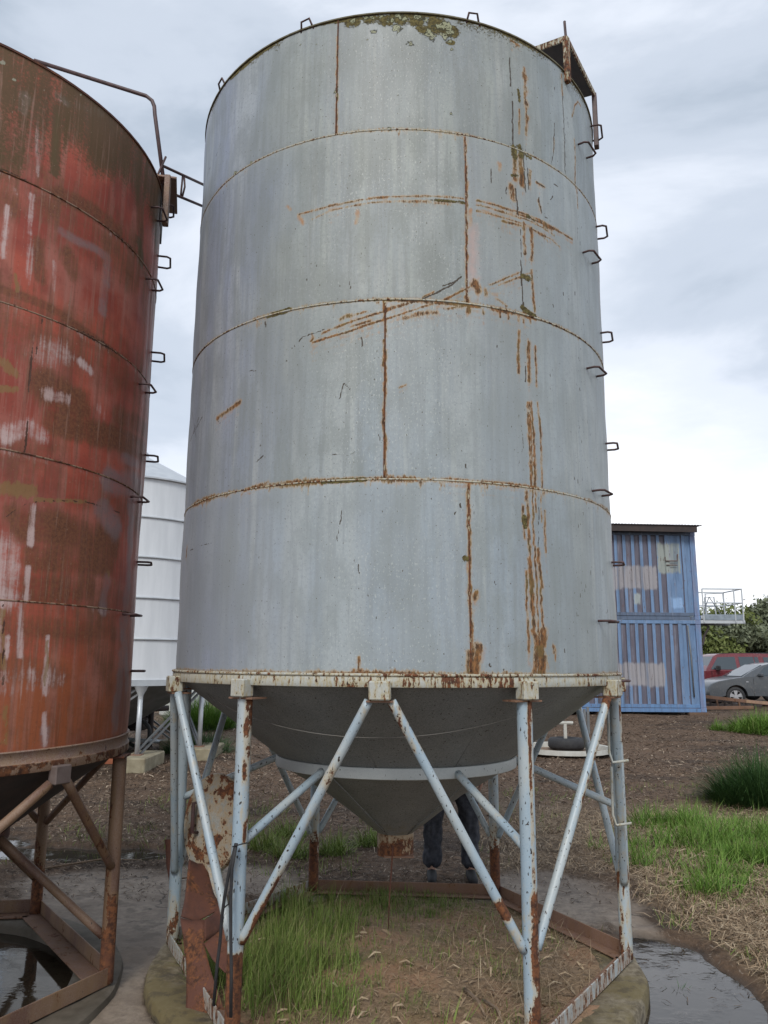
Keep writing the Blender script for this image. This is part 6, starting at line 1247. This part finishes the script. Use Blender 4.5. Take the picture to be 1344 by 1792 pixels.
# sticks and fallen leaves
BARK = plain('dry_bark', (.26, .19, .13), (.15, .105, .07), .9, 0, 40)
def stick(label, pl, r):
    mb = MB(); mb.tube(pl, r, 7, r1=r*.45); tag(mb.build('fallen_stick', BARK, None, True, loc=tuple(pl[0])), label, 'stick', 'fallen sticks')
def S2(x, y, dz=.012): return (x, y, float(soil_z(np.array([x]), np.array([y]))[0])+dz)
stick('short thick dry stick on the soil left of the front right leg', [S2(.42, 4.30), S2(.47, 4.16, .02), S2(.49, 4.02)], .011)
stick('forked thin dry stick nearest the front right leg inside the ring', [S2(.50, 4.18), S2(.55, 4.05, .03), S2(.56, 3.93)], .008)
gz = lambda x, y, d=.015: (x, y, ground1(x, y)+d)
stick('pale thin stick lying by the puddle behind the red silo legs', [gz(-2.75, 6.75), gz(-2.35, 6.95, .04), gz(-2.05, 7.1)], .010)
stick('dry stick on the wet clay between the two silos', [gz(-1.62, 6.5), gz(-1.5, 6.55, .02), gz(-1.35, 6.52)], .007)
n = 240; x = rng.uniform(-.9, 1.1, n)*1.0+CX*0; y = rng.uniform(3.9, 5.3, n); k = np.hypot(x-CX, y-CY) < 1.1; x, y = x[k], y[k]
scraps('fallen_leaves', np.stack([x, y, soil_z(x, y)+.014], 1), rng.uniform(.04, .085, len(x)), rng.uniform(.008, .016, len(x)), M_STRAW, np.clip(rng.normal(.4, .25, len(x)), 0, 1), flat=.2)
n = 150; x = rng.uniform(1.2, 2.0, n); y = rng.uniform(3.6, 6.2, n); k = off_footings(x, y); x, y = x[k], y[k]
P = np.stack([x, y, np.maximum(ground_z(x, y), WATER)+.006], 1); scraps('wet_debris', P, rng.uniform(.02, .07, len(x)), rng.uniform(.002, .006, len(x)), M_LIT, np.clip(rng.normal(.25, .2, len(x)), 0, 1), flat=.08)
mb = MB(); mb.box(gz(2.95, 8.9, .03), (.09, .06, .06), Matrix.Rotation(.6, 3, 'Z'), .02); tag(mb.build('stone', plain('tan_stone', (.45, .33, .2), (.35, .25, .15), .9), None, loc=gz(2.95, 8.9, 0)), 'small tan stone in the grass right of the silo', 'stone')
mb = MB(); mb.box(gz(-4.35, 12.75, .05), (.36, .22, .11), Matrix.Rotation(.3, 3, 'Z'), .02); tag(mb.build('brick_piece', plain('orange_clay', (.36, .12, .06), (.25, .09, .05), .9), None, loc=gz(-4.35, 12.75, 0)), 'broken orange clay piece on the ground before the pale silo', 'brick')

# ------------------------------------------------------------------ trees
def leafmat(n, a, b, c): return blade_mat(n, [a, b, c], .6)
LF = [leafmat('olive_leaves', (.055, .070, .028), (.11, .13, .055), (.19, .20, .095)), leafmat('dark_leaves', (.045, .064, .032), (.090, .115, .055), (.15, .17, .085)), leafmat('willow_leaves', (.085, .11, .030), (.15, .18, .055), (.22, .24, .09)), leafmat('grey_green_leaves', (.085, .10, .060), (.15, .17, .105), (.22, .24, .15))]
TRK = plain('tree_bark', (.11, .085, .065), (.06, .045, .035), .9, 0, 8)
def tree(cx, cy, h, w_, n, mat, label, seed, lsz=.2, base=.0, group='trees beyond the yard', name='tree', low=0.08, lob=9):
    r = np.random.default_rng(seed); gz_ = ground1(cx, cy); t = thing(name, label, 'tree' if name == 'tree' else 'shrub', (cx, cy, gz_), group)
    L = []
    for i in range(lob):
        a = r.uniform(0, 2*np.pi); q = r.uniform(0, 1)**.6; zz_ = r.uniform(low+.05, .78); L.append((cx+w_*.62*q*np.cos(a), cy+w_*.62*q*np.sin(a), gz_+h*zz_, w_*r.uniform(.26, .46), h*r.uniform(.10, .17)))
    mb = MB(); mb.tube([(cx, cy, gz_-.1), (cx+.05*h*.2, cy, gz_+h*.35), (cx-.03*h, cy+.02*h, gz_+h*.7)], .035*h, 8, r1=.010*h)
    mb.build('trunk', TRK, t, True)
    for l in L[:5]:
        mb = MB(); mb.tube([(cx, cy, gz_+h*.22), ((cx+l[0])/2, (cy+l[1])/2, (gz_+h*.3+l[2])/2), l[:3]], .013*h, 6, r1=.004*h); mb.build('limb', TRK, t, True)
    per = n//lob; P = []; Tn = []
    for (x, y, z, rr0, rz) in L:
        d = r.normal(size=(per, 3)); d /= np.linalg.norm(d, axis=1)[:, None]; q = r.uniform(.25, 1.12, per)**.5
        P.append(np.stack([x+d[:, 0]*q*rr0, y+d[:, 1]*q*rr0, z+d[:, 2]*q*rz*1.3], 1)); Tn.append(np.clip(r.normal(.42+r.uniform(-.15, .15), .2, per), 0, 1))
    P = np.concatenate(P); Tn = np.concatenate(Tn); m = len(P); P += (r.normal(size=P.shape)*.06*w_*(r.random((m, 1)) < .25))
    a = r.normal(size=(m, 3)); a /= np.linalg.norm(a, axis=1)[:, None]; b = np.cross(a, r.normal(size=(m, 3))); b /= np.linalg.norm(b, axis=1)[:, None]
    s_ = (lsz*r.uniform(.5, 1.2, m))[:, None]; V = np.stack([P-a*s_, P+b*s_*.42, P+a*s_, P-b*s_*.42], 1)
    o = mobj('crown', V.reshape(-1, 3), (np.arange(m)*4)[:, None]+np.arange(4)[None], mat, t); attr(o, 'tint', np.repeat(Tn, 4))
    return t
tree(17.6, 43.5, 5.0, 3.6, 21000, LF[2], 'yellow green bushy tree in the middle beyond the red wagon', 1, .15, lob=16)
tree(14.9, 42.5, 4.5, 3.0, 17000, LF[0], 'olive green shrubby tree beside the containers beyond the red wagon', 2, .15, lob=14)
tree(20.6, 44, 4.6, 3.6, 20000, LF[3], 'low grey green bush at right beyond the red wagon', 3, .15, lob=16)
tree(26.6, 48, 6.0, 4.6, 22000, LF[3], 'tall grey green tree at the right edge above the other bushes', 4, .17, lob=18)
tree(17.2, 49, 6.4, 3.2, 14000, LF[1], 'dark tree seen through the railings of the access platform', 5, .16, lob=14)
tree(29.5, 47, 6.2, 4.6, 9000, LF[0], 'olive tree just outside the right edge of the picture', 6, .25)
tree(11.6, 45, 4.6, 3.4, 9000, LF[1], 'dark tree mostly hidden behind the containers', 7, .22)
tree(-9.5, 40, 3.6, 3.4, 7000, LF[1], 'dark tree hidden behind the pale silo', 8, .22)
tree(-4.2, 42, 2.6, 3.2, 7000, LF[0], 'low olive bush seen low down behind the grey silo legs', 9, .2)
tree(2.5, 46, 4.6, 4.2, 8000, LF[3], 'grey green tree hidden behind the grey silo', 10, .22)
tree(-17, 42, 5, 4, 7000, LF[0], 'olive tree hidden behind the red silo', 11, .25)
